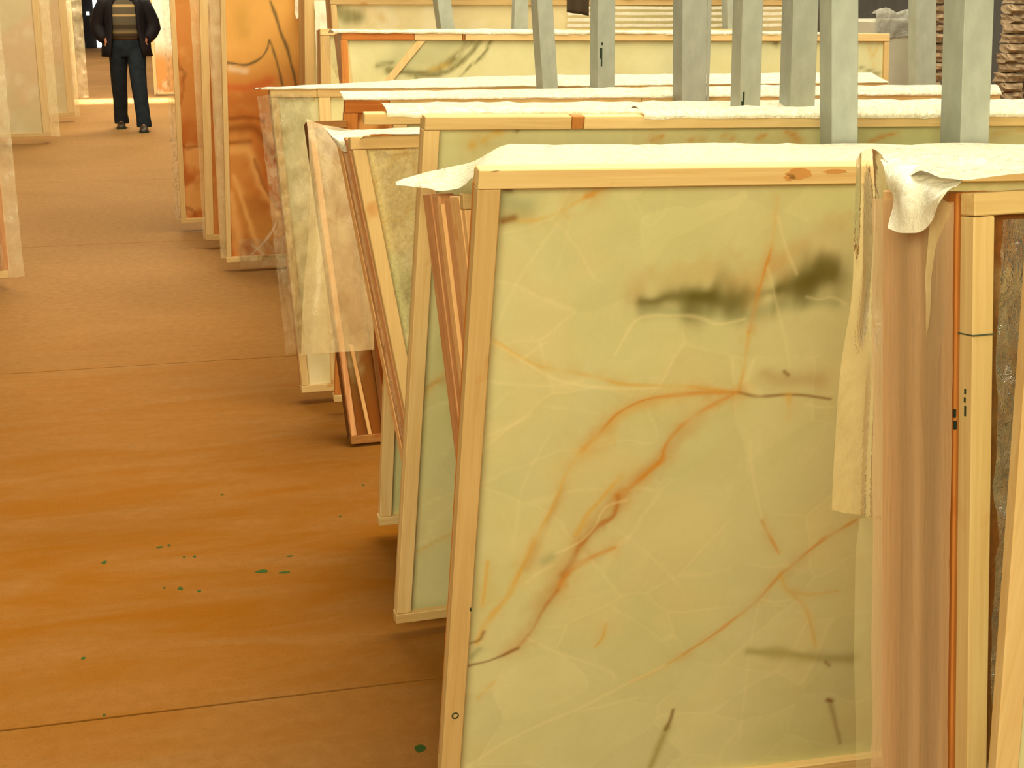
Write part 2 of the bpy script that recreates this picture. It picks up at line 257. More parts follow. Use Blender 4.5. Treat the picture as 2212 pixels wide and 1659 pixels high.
def bsdf(nt, out, col, rough=.6, spec=.3, metal=0, bump=None, bstr=.3, bdist=.01):
    b = node(nt, 'ShaderNodeBsdfPrincipled')
    if hasattr(col, 'links'): nt.links.new(col, b.inputs['Base Color'])
    else: b.inputs['Base Color'].default_value = (*col, 1)
    b.inputs['Roughness'].default_value = rough
    b.inputs['Specular IOR Level'].default_value = spec
    b.inputs['Metallic'].default_value = metal
    if bump is not None:
        bp = node(nt, 'ShaderNodeBump'); bp.inputs['Strength'].default_value = bstr; bp.inputs['Distance'].default_value = bdist
        nt.links.new(bump, bp.inputs['Height']); nt.links.new(bp.outputs[0], b.inputs['Normal'])
    nt.links.new(b.outputs[0], out.inputs[0]); return b

def wood_mat(name, base, dark, axis):
    m, nt, out = newmat(name)
    sc = {'x': (1.2, 30, 30), 'z': (30, 30, 1.2), 'y': (30, 1.2, 30)}[axis]
    mp = mapping(nt, sc); n1 = noise(nt, mp, 3.0, 5, .6, .4)
    mp2 = mapping(nt, (4, 4, 4)); n2 = noise(nt, mp2, 2.2, 2)
    c = ramp(nt, n1.outputs[0], [(.3, dark), (.62, base)]).outputs[0]
    kn = ramp(nt, n2.outputs[0], [(.66, (0, 0, 0)), (.76, (.8, .8, .8))]).outputs[0]
    c = mixc(nt, kn, c, tuple(a * b for a, b in zip(base, (.78, .52, .3))))
    oi = node(nt, 'ShaderNodeObjectInfo')
    v = ramp(nt, oi.outputs['Random'], [(0, (.80, .74, .66)), (.5, (.97, .95, .93)), (1, (1.05, 1.05, 1.05))]).outputs[0]
    c = mixc(nt, 1.0, c, v, 'MULTIPLY')
    bsdf(nt, out, c, .65, .25, bump=n1.outputs[0], bstr=.15, bdist=.004)
    return m
PINE = (.77, .56, .27); PINED = (.68, .45, .19)
WX = wood_mat('pine_along', PINE, PINED, 'x'); WZ = wood_mat('pine_upright', PINE, PINED, 'z')
ORX = wood_mat('orange_wood_along', (.62, .22, .045), (.45, .13, .02), 'x'); ORZ = wood_mat('orange_wood_upright', (.70, .27, .06), (.5, .17, .03), 'z')
REDZ = wood_mat('red_brown_wood_upright', (.76, .41, .19), (.58, .26, .11), 'z')
REDZ2 = wood_mat('tan_wood_upright', (.86, .54, .25), (.72, .39, .15), 'z')
BRZ = wood_mat('dark_brown_wood_upright', (.22, .085, .018), (.15, .05, .01), 'z')
BRX = wood_mat('dark_brown_wood_along', (.42, .19, .05), (.25, .10, .02), 'x')
RUSTX = wood_mat('end_grain', (.55, .22, .05), (.36, .12, .02), 'z')

def onyx_mat(name, rough=.22, grain=.06):
    m, nt, out = newmat(name)
    at = node(nt, 'ShaderNodeAttribute', attribute_name='Col')
    mp = mapping(nt, (1, 1, 1)); n1 = noise(nt, mp, 9, 5, .6, .6); n2 = noise(nt, mp, 160, 2, .6)
    a = ramp(nt, n1.outputs[0], [(.3, (.96, .955, .93)), (.7, (1.03, 1.03, 1.04))]).outputs[0]
    c = mixc(nt, 1.0, at.outputs[0], a, 'MULTIPLY')
    b_ = ramp(nt, n2.outputs[0], [(.3, (1 - grain,) * 3), (.7, (1 + grain,) * 3)]).outputs[0]
    c = mixc(nt, 1.0, c, b_, 'MULTIPLY')
    bsdf(nt, out, c, rough, .28)
    return m
ONYX = onyx_mat('polished_onyx', .3, .015); ROUGHST = onyx_mat('unpolished_onyx', .6, .16)

def film_mat(name, alpha, col, wr=.25, rough=.22, wscale=(3, 3, 3), tint=(1, 1, 1), crinkle=14, tlf=.35, bstr=.8):
    m, nt, out = newmat(name)
    mp = mapping(nt, wscale); n1 = noise(nt, mp, 6, 5, .65, .8); n2 = noise(nt, mp, crinkle, 4, .7, 1.6)
    tr = node(nt, 'ShaderNodeBsdfTransparent'); tr.inputs[0].default_value = (*tint, 1)
    df = node(nt, 'ShaderNodeBsdfDiffuse'); df.inputs[0].default_value = (*col, 1)
    tl = node(nt, 'ShaderNodeBsdfTranslucent'); tl.inputs[0].default_value = (*col, 1)
    gl = node(nt, 'ShaderNodeBsdfGlossy'); gl.inputs['Roughness'].default_value = rough
    bp = node(nt, 'ShaderNodeBump'); bp.inputs['Strength'].default_value = bstr; bp.inputs['Distance'].default_value = .012
    nt.links.new(n2.outputs[0], bp.inputs['Height'])
    for s in (df, gl): nt.links.new(bp.outputs[0], s.inputs['Normal'])
    m1 = node(nt, 'ShaderNodeMixShader'); m1.inputs[0].default_value = tlf
    nt.links.new(df.outputs[0], m1.inputs[1]); nt.links.new(tl.outputs[0], m1.inputs[2])
    mr = node(nt, 'ShaderNodeMapRange'); mr.inputs[1].default_value = .3; mr.inputs[2].default_value = .7
    mr.inputs[3].default_value = max(0, alpha - wr); mr.inputs[4].default_value = min(1, alpha + wr)
    nt.links.new(n1.outputs[0], mr.inputs[0])
    m2 = node(nt, 'ShaderNodeMixShader'); nt.links.new(mr.outputs[0], m2.inputs[0])
    nt.links.new(tr.outputs[0], m2.inputs[1]); nt.links.new(m1.outputs[0], m2.inputs[2])
    fr = node(nt, 'ShaderNodeFresnel'); fr.inputs[0].default_value = 1.35; nt.links.new(bp.outputs[0], fr.inputs['Normal'])
    m3 = node(nt, 'ShaderNodeMixShader'); nt.links.new(fr.outputs[0], m3.inputs[0])
    nt.links.new(m2.outputs[0], m3.inputs[1]); nt.links.new(gl.outputs[0], m3.inputs[2])
    nt.links.new(m3.outputs[0], out.inputs[0]); return m
FW = film_mat('milky_film', .95, (.97, .89, .68), .05, tlf=.12)
FH = film_mat('hazy_film', .46, (.90, .72, .40), .12, wscale=(3, 3, 1.5), crinkle=5, bstr=.35)
FHS = film_mat('hazy_streaked_film', .62, (.92, .66, .40), .10, wscale=(7, 7, .5), crinkle=4, bstr=.2)
FC = film_mat('clear_film', .16, (.95, .84, .56), .16, rough=.12, wscale=(5, 5, 3), crinkle=10)
FP = film_mat('pale_bright_film', .88, (.97, .93, .78), .12, tlf=.06, bstr=.3)
FL = film_mat('smooth_clear_film', .22, (.92, .84, .50), .06, wscale=(3, 3, 1), crinkle=4, bstr=.15)

def plain(name, col, rough=.6, spec=.3, metal=0, var=.12, scale=12, bstr=.15):
    m, nt, out = newmat(name); mp = mapping(nt, (1, 1, 1)); n = noise(nt, mp, scale, 5, .6)
    a = tuple(c * (1 - var) for c in col); b = tuple(min(1, c * (1 + var)) for c in col)
    c = ramp(nt, n.outputs[0], [(.3, a), (.7, b)]).outputs[0]
    bsdf(nt, out, c, rough, spec, metal, n.outputs[0], bstr, .01); return m
KNOTM = plain('knot_wood', (.60, .30, .09), .7, .2)
def steel():
    m, nt, out = newmat('galvanised_steel'); mp = mapping(nt, (1, 1, .5)); n = noise(nt, mp, 22, 5, .65)
    n3 = noise(nt, mp, 7, 2, .5)
    c = ramp(nt, n.outputs[0], [(.25, (.32, .345, .31)), (.75, (.44, .47, .42))]).outputs[0]
    d = ramp(nt, n3.outputs[0], [(.70, (0, 0, 0)), (.76, (.75, .75, .75))]).outputs[0]
    c = mixc(nt, d, c, (.16, .15, .11))
    bsdf(nt, out, c, .5, .4, .15, n.outputs[0], .1, .004); return m
STEEL = steel()
IRON = plain('dark_iron', (.06, .055, .045), .6, .3)
WIREM = plain('strap_wire', (.08, .10, .07), .5, .3)
INK = plain('dark_ink', (.03, .045, .03), .8, .1)

def floor_mat():
    m, nt, out = newmat('dusty_shade_toned_concrete')
    mp = mapping(nt, (1, 1, 1)); big = noise(nt, mp, .55, 4, .6, .5)
    mps = mapping(nt, (.8, 3.2, 1)); st = noise(nt, mps, 2.2, 5, .62, .6)
    fine = noise(nt, mp, 26, 4, .6); grit = noise(nt, mp, 130, 2, .6)
    base = ramp(nt, fine.outputs[0], [(.3, (.27, .135, .045)), (.7, (.34, .172, .060))]).outputs[0]
    # dim light on the near floor put into its colour, with dust streaks
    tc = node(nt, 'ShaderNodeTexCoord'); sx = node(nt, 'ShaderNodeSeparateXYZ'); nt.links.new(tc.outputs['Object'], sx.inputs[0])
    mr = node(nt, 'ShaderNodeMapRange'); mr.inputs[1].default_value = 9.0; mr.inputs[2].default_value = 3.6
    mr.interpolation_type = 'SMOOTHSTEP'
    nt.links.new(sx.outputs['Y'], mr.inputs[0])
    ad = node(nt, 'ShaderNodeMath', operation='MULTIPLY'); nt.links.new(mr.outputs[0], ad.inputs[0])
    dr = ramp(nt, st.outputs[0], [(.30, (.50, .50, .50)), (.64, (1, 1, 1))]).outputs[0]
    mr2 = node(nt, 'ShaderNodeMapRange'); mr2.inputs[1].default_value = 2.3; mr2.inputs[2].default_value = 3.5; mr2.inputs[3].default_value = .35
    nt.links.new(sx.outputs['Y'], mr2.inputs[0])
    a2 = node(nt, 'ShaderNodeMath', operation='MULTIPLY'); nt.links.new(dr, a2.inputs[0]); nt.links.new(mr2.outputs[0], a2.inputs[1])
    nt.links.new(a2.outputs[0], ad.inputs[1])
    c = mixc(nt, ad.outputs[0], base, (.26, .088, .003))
    dk = ramp(nt, big.outputs[0], [(.35, (.86, .86, .82)), (.6, (1, 1, 1))]).outputs[0]
    c = mixc(nt, 1.0, c, dk, 'MULTIPLY')
    gr = ramp(nt, grit.outputs[0], [(.28, (.88, .9, .88)), (.5, (1, 1, 1))]).outputs[0]
    c = mixc(nt, 1.0, c, gr, 'MULTIPLY')
    bsdf(nt, out, c, .75, .02, 0, fine.outputs[0], .06, .004); return m
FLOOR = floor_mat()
JOINT = plain('joint_filler', (.05, .07, .03), .9, .1)

# ------------------------------------------------------------------ mesh helpers
def tag(o, label=None, cat=None, group=None, kind=None):
    if label: o['label'] = label
    if cat: o['category'] = cat
    if group: o['group'] = group
    if kind: o['kind'] = kind
    return o
def link(name, me, mat, parent=None):
    o = bpy.data.objects.new(name, me); COL.objects.link(o)
    for mm in (mat if isinstance(mat, (list, tuple)) else [mat]): me.materials.append(mm)
    if parent: o.parent = parent
    return o
def mesh(name, verts, faces, mat, parent=None, smooth=False, bevel=0):
    me = bpy.data.meshes.new(name); me.from_pydata([tuple(v) for v in verts], [], faces)
    bm = bmesh.new(); bm.from_mesh(me)
    bmesh.ops.recalc_face_normals(bm, faces=bm.faces)
    if bevel: bmesh.ops.bevel(bm, geom=bm.edges[:], offset=bevel, segments=1, affect='EDGES', clamp_overlap=True)
    bm.to_mesh(me); bm.free()
    if smooth:
        for p in me.polygons: p.use_smooth = True
    return link(name, me, mat, parent)
HEX = [(0, 1, 2, 3), (7, 6, 5, 4), (0, 4, 5, 1), (1, 5, 6, 2), (2, 6, 7, 3), (3, 7, 4, 0)]
def prism(name, quad, y0, y1, mat, parent=None, bevel=.0015):
    """quad: four (x, z) corners, extruded in y"""
    v = [(x, y0, z) for x, z in quad] + [(x, y1, z) for x, z in quad]
    return mesh(name, v, HEX, mat, parent, bevel=bevel)
def box(name, a, b, mat, parent=None, bevel=.0015):
    return prism(name, [(a[0], a[2]), (b[0], a[2]), (b[0], b[2]), (a[0], b[2])], a[1], b[1], mat, parent, bevel)
def empty(name, M):
    o = bpy.data.objects.new(name, None); o.empty_display_size = .1; COL.objects.link(o)
    if isinstance(M, Matrix): o.matrix_world = M
    else: o.location = M
    return o
def loft(name, rings, mat, parent=None, cap=True, smooth=True, closed=True):
    n = len(rings[0]); v = [p for r in rings for p in r]; f = []
    for i in range(len(rings) - 1):
        for j in range(n if closed else n - 1):
            k = (j + 1) % n; f.append((i * n + j, i * n + k, (i + 1) * n + k, (i + 1) * n + j))
    if cap and closed: f.append(tuple(range(n))); f.append(tuple((len(rings) - 1) * n + j for j in range(n)))
    return mesh(name, v, f, mat, parent, smooth)

# --- value noise for stone patterns and film folds
def vnoise(x, z, scale, seed):
    rs = np.random.RandomState(seed); g = rs.rand(64, 64)
    u = np.asarray(x) * scale + 17.3; v = np.asarray(z) * scale + 9.1
    i = np.floor(u).astype(int); j = np.floor(v).astype(int); fu = u - i; fv = v - j
    fu = fu * fu * (3 - 2 * fu); fv = fv * fv * (3 - 2 * fv)
    G = lambda a, b: g[a % 64, b % 64]
    return (G(i, j) * (1 - fu) + G(i + 1, j) * fu) * (1 - fv) + (G(i, j + 1) * (1 - fu) + G(i + 1, j + 1) * fu) * fv
def fbm(x, z, scale, seed, o=4):
    s = 0; a = .5
    for k in range(o): s = s + a * vnoise(x, z, scale * 2 ** k, seed + k * 11); a *= .5
    return s / (1 - .5 ** o)
PAL = dict(pale=(.62, .58, .32), green=(.57, .56, .28), cream=(.66, .58, .30), white=(.86, .74, .42), amber=(.66, .40, .085), orange=(.60, .26, .035),
           rust=(.45, .18, .03), brown=(.20, .075, .012), olive=(.11, .092, .010), darkolive=(.24, .19, .02), greygreen=(.30, .32, .17), rosy=(.52, .34, .13),
           mauve=(.44, .29, .13), h_tan=(.80, .42, .11), h_olive=(.50, .28, .06), h_white=(.85, .72, .55), h_dark=(.055, .055, .03), h_red=(.55, .08, .02),
           h_rust=(.48, .135, .024), h_deep=(.24, .06, .007), h_light=(.78, .40, .13))
def segdist(x, z, pts):
    d = np.full(x.shape, 9.0)
    if len(pts) == 1: return np.hypot(x - pts[0][0], z - pts[0][1])
    for (ax, az), (bx, bz) in zip(pts[:-1], pts[1:]):
        dx, dz = bx - ax, bz - az; L = dx * dx + dz * dz + 1e-12
        t = np.clip(((x - ax) * dx + (z - az) * dz) / L, 0, 1)
        d = np.minimum(d, np.hypot(x - ax - t * dx, z - az - t * dz))
    return d
def catmull(pts, n=5):
    if len(pts) < 3: return pts
    P = [np.array(p) for p in pts]; P = [2 * P[0] - P[1]] + P + [2 * P[-1] - P[-2]]; out = []
    for i in range(1, len(P) - 2):
        for k in range(n):
            t = k / n; a, b, c, d = P[i - 1:i + 3]
            out.append(tuple(.5 * (2 * b + (c - a) * t + (2 * a - 5 * b + 4 * c - d) * t * t + (3 * b - a - 3 * c + d) * t ** 3)))
    out.append(tuple(P[-2])); return out
def paint(key, x, z, style, seed):
    n1 = fbm(x, z, 2.2, seed); n2 = fbm(x, z, 6.5, seed + 50); c = np.zeros((len(x), 3))
    P = {k: np.array(v) for k, v in PAL.items()}
    mix = lambda c, col, m: c * (1 - m[:, None]) + col[None, :] * m[:, None]
    sm = lambda a, lo, hi: np.clip((a - lo) / (hi - lo), 0, 1) ** 2 * (3 - 2 * np.clip((a - lo) / (hi - lo), 0, 1))
    if style == 'pale':
        c = mix(c, P['pale'], np.ones(len(x))); c = mix(c, P['green'], .8 * sm(n1, .45, .7)); c = mix(c, P['cream'], .7 * sm(n2, .5, .75))
        rs = np.random.RandomState(seed); S = np.stack([rs.uniform(-.1, 2.2, 150), rs.uniform(-.1, 1.45, 150)], 1); T = rs.rand(150)
        px = x + .10 * (fbm(x, z, 4, seed + 61) - .5); pz = z + .10 * (fbm(x, z, 4, seed + 62) - .5) ; pz = pz * 1.25
        d1 = np.full(len(x), 9.); d2 = np.full(len(x), 9.); ti = np.zeros(len(x))
        for (sx_, sz_), tv in zip(S, T):
            d = np.hypot(px - sx_, pz - sz_ * 1.25); nr = d < d1
            d2 = np.where(nr, d1, np.minimum(d2, d)); ti = np.where(nr, tv, ti); d1 = np.where(nr, d, d1)
        edge = np.clip((d2 - d1) / .09, 0, 1)
        c = c * (1 + (.10 * (ti - .5) * (1 - .6 * edge))[:, None]); c = mix(c, P['white'], .20 * (1 - sm(d2 - d1, 0, .008)) * sm(n2, .42, .6))
        r = np.abs(fbm(x, z, 3.1, seed + 90, 3) - .5); c = mix(c, P['white'], .10 * (1 - sm(r, 0, .009)) * sm(n1, .35, .55))
    elif style == 'beige':
        c = mix(c, np.array((.72, .57, .27)), np.ones(len(x))); c = mix(c, P['green'], .8 * sm(n2, .5, .65)); c = mix(c, np.array((.84, .72, .44)), .8 * sm(fbm(x, z, 9, seed + 7), .5, .72))
        r = np.abs(fbm(x, z, 3.4, seed + 91, 3) - .5); c = mix(c, P['amber'], .6 * (1 - sm(r, 0, .02)) * sm(n1, .45, .6))
    elif style == 'sand':
        c = mix(c, np.array((.70, .50, .28)), np.ones(len(x))); c = mix(c, np.array((.78, .62, .40)), .7 * sm(n2, .5, .7)); c = mix(c, P['pale'], .4 * sm(n1, .5, .65))
    elif style == 'creamy':
        c = mix(c, np.array((.84, .72, .42)), np.ones(len(x))); c = mix(c, np.array((.90, .80, .55)), .8 * sm(n2, .5, .7)); c = mix(c, P['green'], .5 * sm(n1, .5, .65))
    elif style == 'celadon':
        c = mix(c, np.array((.70, .64, .36)), np.ones(len(x))); c = mix(c, P['cream'], .6 * sm(n2, .5, .7)); c = mix(c, np.array((.62, .60, .36)), .7 * sm(n1, .45, .6))
    elif style == 'warm':
        c = mix(c, P['cream'], np.ones(len(x))); c = mix(c, P['amber'], .7 * sm(n2, .55, .75)); c = mix(c, P['rosy'], .6 * sm(n1, .5, .7))
    elif style == 'orange':
        c = mix(c, np.array((.60, .24, .06)), np.ones(len(x))); c = mix(c, P['h_rust'], .9 * sm(n1, .45, .65)); c = mix(c, P['h_light'], .8 * sm(n2, .5, .7))
        r = np.abs(fbm(x, z, 3.0, seed + 33, 3) - .5); c = mix(c, P['h_deep'], .7 * (1 - sm(r, 0, .03)))
    elif style == 'agate':
        top = sm(z, .98, 1.22); c = mix(c, P['h_rust'], np.ones(len(x))); c = mix(c, P['h_deep'], .5 * sm(n2, .5, .72) * (1 - top)); c = mix(c, P['h_tan'], top)
        c = mix(c, np.array((.72, .36, .09)), .5 * sm(n1, .45, .7))
    elif style == 'brown':
        c = mix(c, np.array((.20, .085, .016)), np.ones(len(x))); c = mix(c, P['h_deep'], .7 * sm(n1, .4, .65)); c = mix(c, P['cream'], .5 * sm(n2, .62, .8))
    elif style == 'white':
        c = mix(c, np.array((.92, .86, .68)), np.ones(len(x))); c = mix(c, np.array((.70, .30, .07)), .95 * (1 - sm(z + .3 * (n1 - .5), .45, .85)))  # white upper part is strong light put into the stone colour
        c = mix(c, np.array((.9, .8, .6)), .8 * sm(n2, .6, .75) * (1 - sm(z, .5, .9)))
    wx = (fbm(x, z, 9, seed + 5, 3) - .5); wz = (fbm(x, z, 9, seed + 6, 3) - .5)
    for (k, col, wd, st, pts) in VEINS:
        if k != key: continue
        pts = catmull(pts); q = np.array(pts); pad = wd * 3 + .03
        sel = (x > q[:, 0].min() - pad) & (x < q[:, 0].max() + pad) & (z > q[:, 1].min() - pad) & (z < q[:, 1].max() + pad)
        if not sel.any(): continue
        am = .5 * wd + .006
        d = segdist(x[sel] + wx[sel] * am, z[sel] + wz[sel] * am, pts)
        wd = max(wd, .0042) if key == 'A' else wd; wv = wd * 1.12 * (.6 + .8 * vnoise(x[sel], z[sel], 22, seed + 3))
        if col in ('amber', 'orange', 'rust', 'rosy'):
            hf = fbm(x[sel], z[sel], 45, seed + 8, 3)
            if col != 'rosy':
                h2 = .30 * st * np.exp(-(d / (wv * 1.9 + .006)) ** 2) * np.clip((hf - .3) * 3, 0, 1.2); c[sel] = mix(c[sel], P['rosy'] * .5 + P[col] * .5, np.clip(h2, 0, 1))
            d = d * (1 + 1.5 * (hf - .5)); st_ = st; st = st * np.clip(.55 + 1.3 * (vnoise(x[sel], z[sel], 28, seed + 12) - .25), .25, 1.15)
        if col == 'olive': d = d * (1 + .5 * (vnoise(x[sel] * 5, z[sel], 14, seed + 15) - .5))
        m = (.5 if col == 'white' else .9) * st * np.exp(-(d / np.maximum(wv * .62, 1e-4)) ** 2)
        c[sel] = mix(c[sel], P[col], np.clip(m, 0, 1))
    return c
def slab(name, width, height, slant, y0, y1, key, style, mat, parent, res=.012, seed=1, x0=0., z0=0., ztop=None, par=False, xfine=None):
    """a stone slab: fine painted front face with sides and back"""
    nx = max(4, int(width / res)); nz = max(4, int(height / res))
    a = np.linspace(0, 1, nx + 1); b = np.linspace(0, 1, nz + 1)
    if xfine: a = np.concatenate([np.linspace(0, xfine / width, int(xfine / res)), np.linspace(xfine / width, 1, 40)[1:]]); nx = len(a) - 1
    Z = np.repeat(b * height, nx + 1) + z0; xl = x0 + slant * (height - b * height)
    X = (xl[:, None] + (width - (x0 if par else xl)) * a[None, :]).ravel() if par else (xl[:, None] + (width - xl)[:, None] * a[None, :]).ravel()
    n = len(X); V = np.zeros((n + 4, 3)); V[:n, 0] = X; V[:n, 1] = y0; V[:n, 2] = Z
    cs = [0, nx, (nx + 1) * (nz + 1) - 1, (nx + 1) * nz]
    for i, k in enumerate(cs): V[n + i] = (X[k], y1, Z[k])
    ii, jj = np.meshgrid(np.arange(nz), np.arange(nx), indexing='ij'); s = (ii * (nx + 1) + jj).ravel()
    F = np.stack([s, s + 1, s + nx + 2, s + nx + 1], 1).tolist()
    bot = list(range(0, nx + 1)); top = [(nx + 1) * nz + i for i in range(nx + 1)]
    lf = [(nx + 1) * i for i in range(nz + 1)]; rg = [(nx + 1) * i + nx for i in range(nz + 1)]
    F += [bot[::-1] + [n, n + 1], top + [n + 2, n + 3], lf + [n + 3, n], rg[::-1] + [n + 1, n + 2], [n + 3, n + 2, n + 1, n]]
    me = bpy.data.meshes.new(name); me.from_pydata(V.tolist(), [], F)
    c = paint(key, V[:, 0], V[:, 2], style, seed)
    at = me.attributes.new('Col', 'FLOAT_COLOR', 'POINT')
    at.data.foreach_set('color', np.concatenate([np.clip(c, 0, 1), np.ones((len(c), 1))], 1).astype(np.float32).ravel())
    return link(name, me, mat, parent)

def sheet(name, cols, nu, nv, mat, parent=None, amp=.004, seed=3, scale=14, inv=None):
    """film through a grid of control points (columns of points), interpolated smoothly and crumpled"""
    def curve(P, n):
        P = [Vector(p) for p in P]; out = []; m = len(P) - 1
        for k in range(n + 1):
            t = k / n * m; i = min(int(t), m - 1); f = t - i
            a = P[i - 1] if i > 0 else 2 * P[0] - P[1]; b = P[i]; c = P[i + 1]; d = P[i + 2] if i + 2 <= m else 2 * P[m] - P[m - 1]
            out.append(.5 * (2 * b + (c - a) * f + (2 * a - 5 * b + 4 * c - d) * f * f + (3 * b - a - 3 * c + d) * f ** 3))
        return out
    C = [curve(c, nv) for c in cols]; rows = [curve([c[j] for c in C], nu) for j in range(nv + 1)]
    V = np.array([[tuple(p) for p in r] for r in rows]); n = V.shape
    X = V.reshape(-1, 3); q = X[:, 0] * 1.0 + X[:, 1] * .7; r = X[:, 2] + X[:, 1] * .5
    d = (fbm(q, r, scale, seed, 3) - .5) * 2 * amp; e = (fbm(q, r, scale, seed + 40, 3) - .5) * 2 * amp
    X = X + np.stack([e * .3, d, e], 1)
    if inv is not None: X = np.array([tuple(inv @ Vector(p)) for p in X])
    F = [(j * (nu + 1) + i, j * (nu + 1) + i + 1, (j + 1) * (nu + 1) + i + 1, (j + 1) * (nu + 1) + i) for j in range(nv) for i in range(nu)]
    return mesh(name, X.tolist(), F, mat, parent, smooth=True)

# ------------------------------------------------------------------ the hall
fl = mesh('floor', [(-9, -3, -.2), (9, -3, -.2), (9, 44, -.2), (-9, 44, -.2), (-9, -3, -.03), (9, -3, -.03), (9, 44, -.03), (-9, 44, -.03)],
          HEX, JOINT); tag(fl, 'dusty concrete floor, near shade in its colour, with dark saw-cut joints across the aisle', None, None, 'structure')
ys = [-3.0, -.157] + [3.015 + 3.172 * k for k in range(13)] + [44.0]
for i, (a, b) in enumerate(zip(ys[:-1], ys[1:])):
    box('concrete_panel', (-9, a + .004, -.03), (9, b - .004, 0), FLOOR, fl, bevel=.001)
SPOT = plain('green_paint_fleck', (.03, .07, .008), .8, .1)
for i, (x, y, sx, sy) in enumerate([(.492, 2.705, .013, .018), (-.194, 3.948, .009, .012), (-.037, 4.026, .010, .008), (-.01, 4.034, .007, .008), (.06, 3.928, .006, .008),
        (.013, 3.703, .007, .012), (.062, 3.674, .006, .008), (-.03, 3.72, .005, .007), (-.233, 3.336, .006, .008), (.169, 4.438, .005, .008), (.629, 4.411, .005, .009), (.24, 3.767, .02, .012), (.30, 3.745, .02, .008),
        (.515, 4.141, .005, .008), (-.177, 3.029, .004, .006), (.03, 3.93, .004, .005), (.33, 3.86, .012, .006)]):
    rs = random.Random(i); pts = []
    for k in range(9):
        a = k / 9 * 2 * math.pi; r = .7 + .45 * rs.random(); pts.append((x + sx * r * math.cos(a), y + sy * r * math.sin(a)))
    mesh('paint_fleck', [(p[0], p[1], -.001) for p in pts] + [(p[0], p[1], .0006) for p in pts],
         [tuple(range(9)), tuple(range(9, 18))] + [(k, (k + 1) % 9, 9 + (k + 1) % 9, 9 + k) for k in range(9)], SPOT, fl)
WALLM = plain('dark_grey_render', (.085, .080, .075), .85, .1)
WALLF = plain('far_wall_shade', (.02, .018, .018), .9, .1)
tag(box('wall_right', (6.4, -3, 0), (6.6, 44, 6), WALLM, None, 0), 'dark grey wall behind the racks on the right', None, None, 'structure')
tag(box('wall_left', (-6.6, -3, 0), (-6.4, 44, 6), WALLM, None, 0), 'plain grey wall behind the left racks', None, None, 'structure')
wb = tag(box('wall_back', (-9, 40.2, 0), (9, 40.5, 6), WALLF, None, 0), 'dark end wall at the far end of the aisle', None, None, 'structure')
tag(box('ceiling', (-6.6, -1.5, 6), (6.6, 44, 6.1), plain('roof_sheeting', (.32, .29, .22), .8, .1), None, 0), 'roof sheeting over the stone hall', None, None, 'structure')
def glow(name, col, s):
    m, nt, out = newmat(name); e = node(nt, 'ShaderNodeEmission'); e.inputs[0].default_value = (*col, 1); e.inputs[1].default_value = s
    nt.links.new(e.outputs[0], out.inputs[0]); return m
DAY = glow('daylight_through_gap', (.9, .95, 1.0), 2.2)
# daylight gaps in the dark end wall
for (x0, x1, z0, z1) in ((-1.04, -.92, .03, .36), (-1.07, -.96, 1.0, 1.9), (-1.25, -1.17, .86, .95)):
    box('window_pane', (x0, 40.12, z0), (x1, 40.2, z1), DAY, wb, 0)

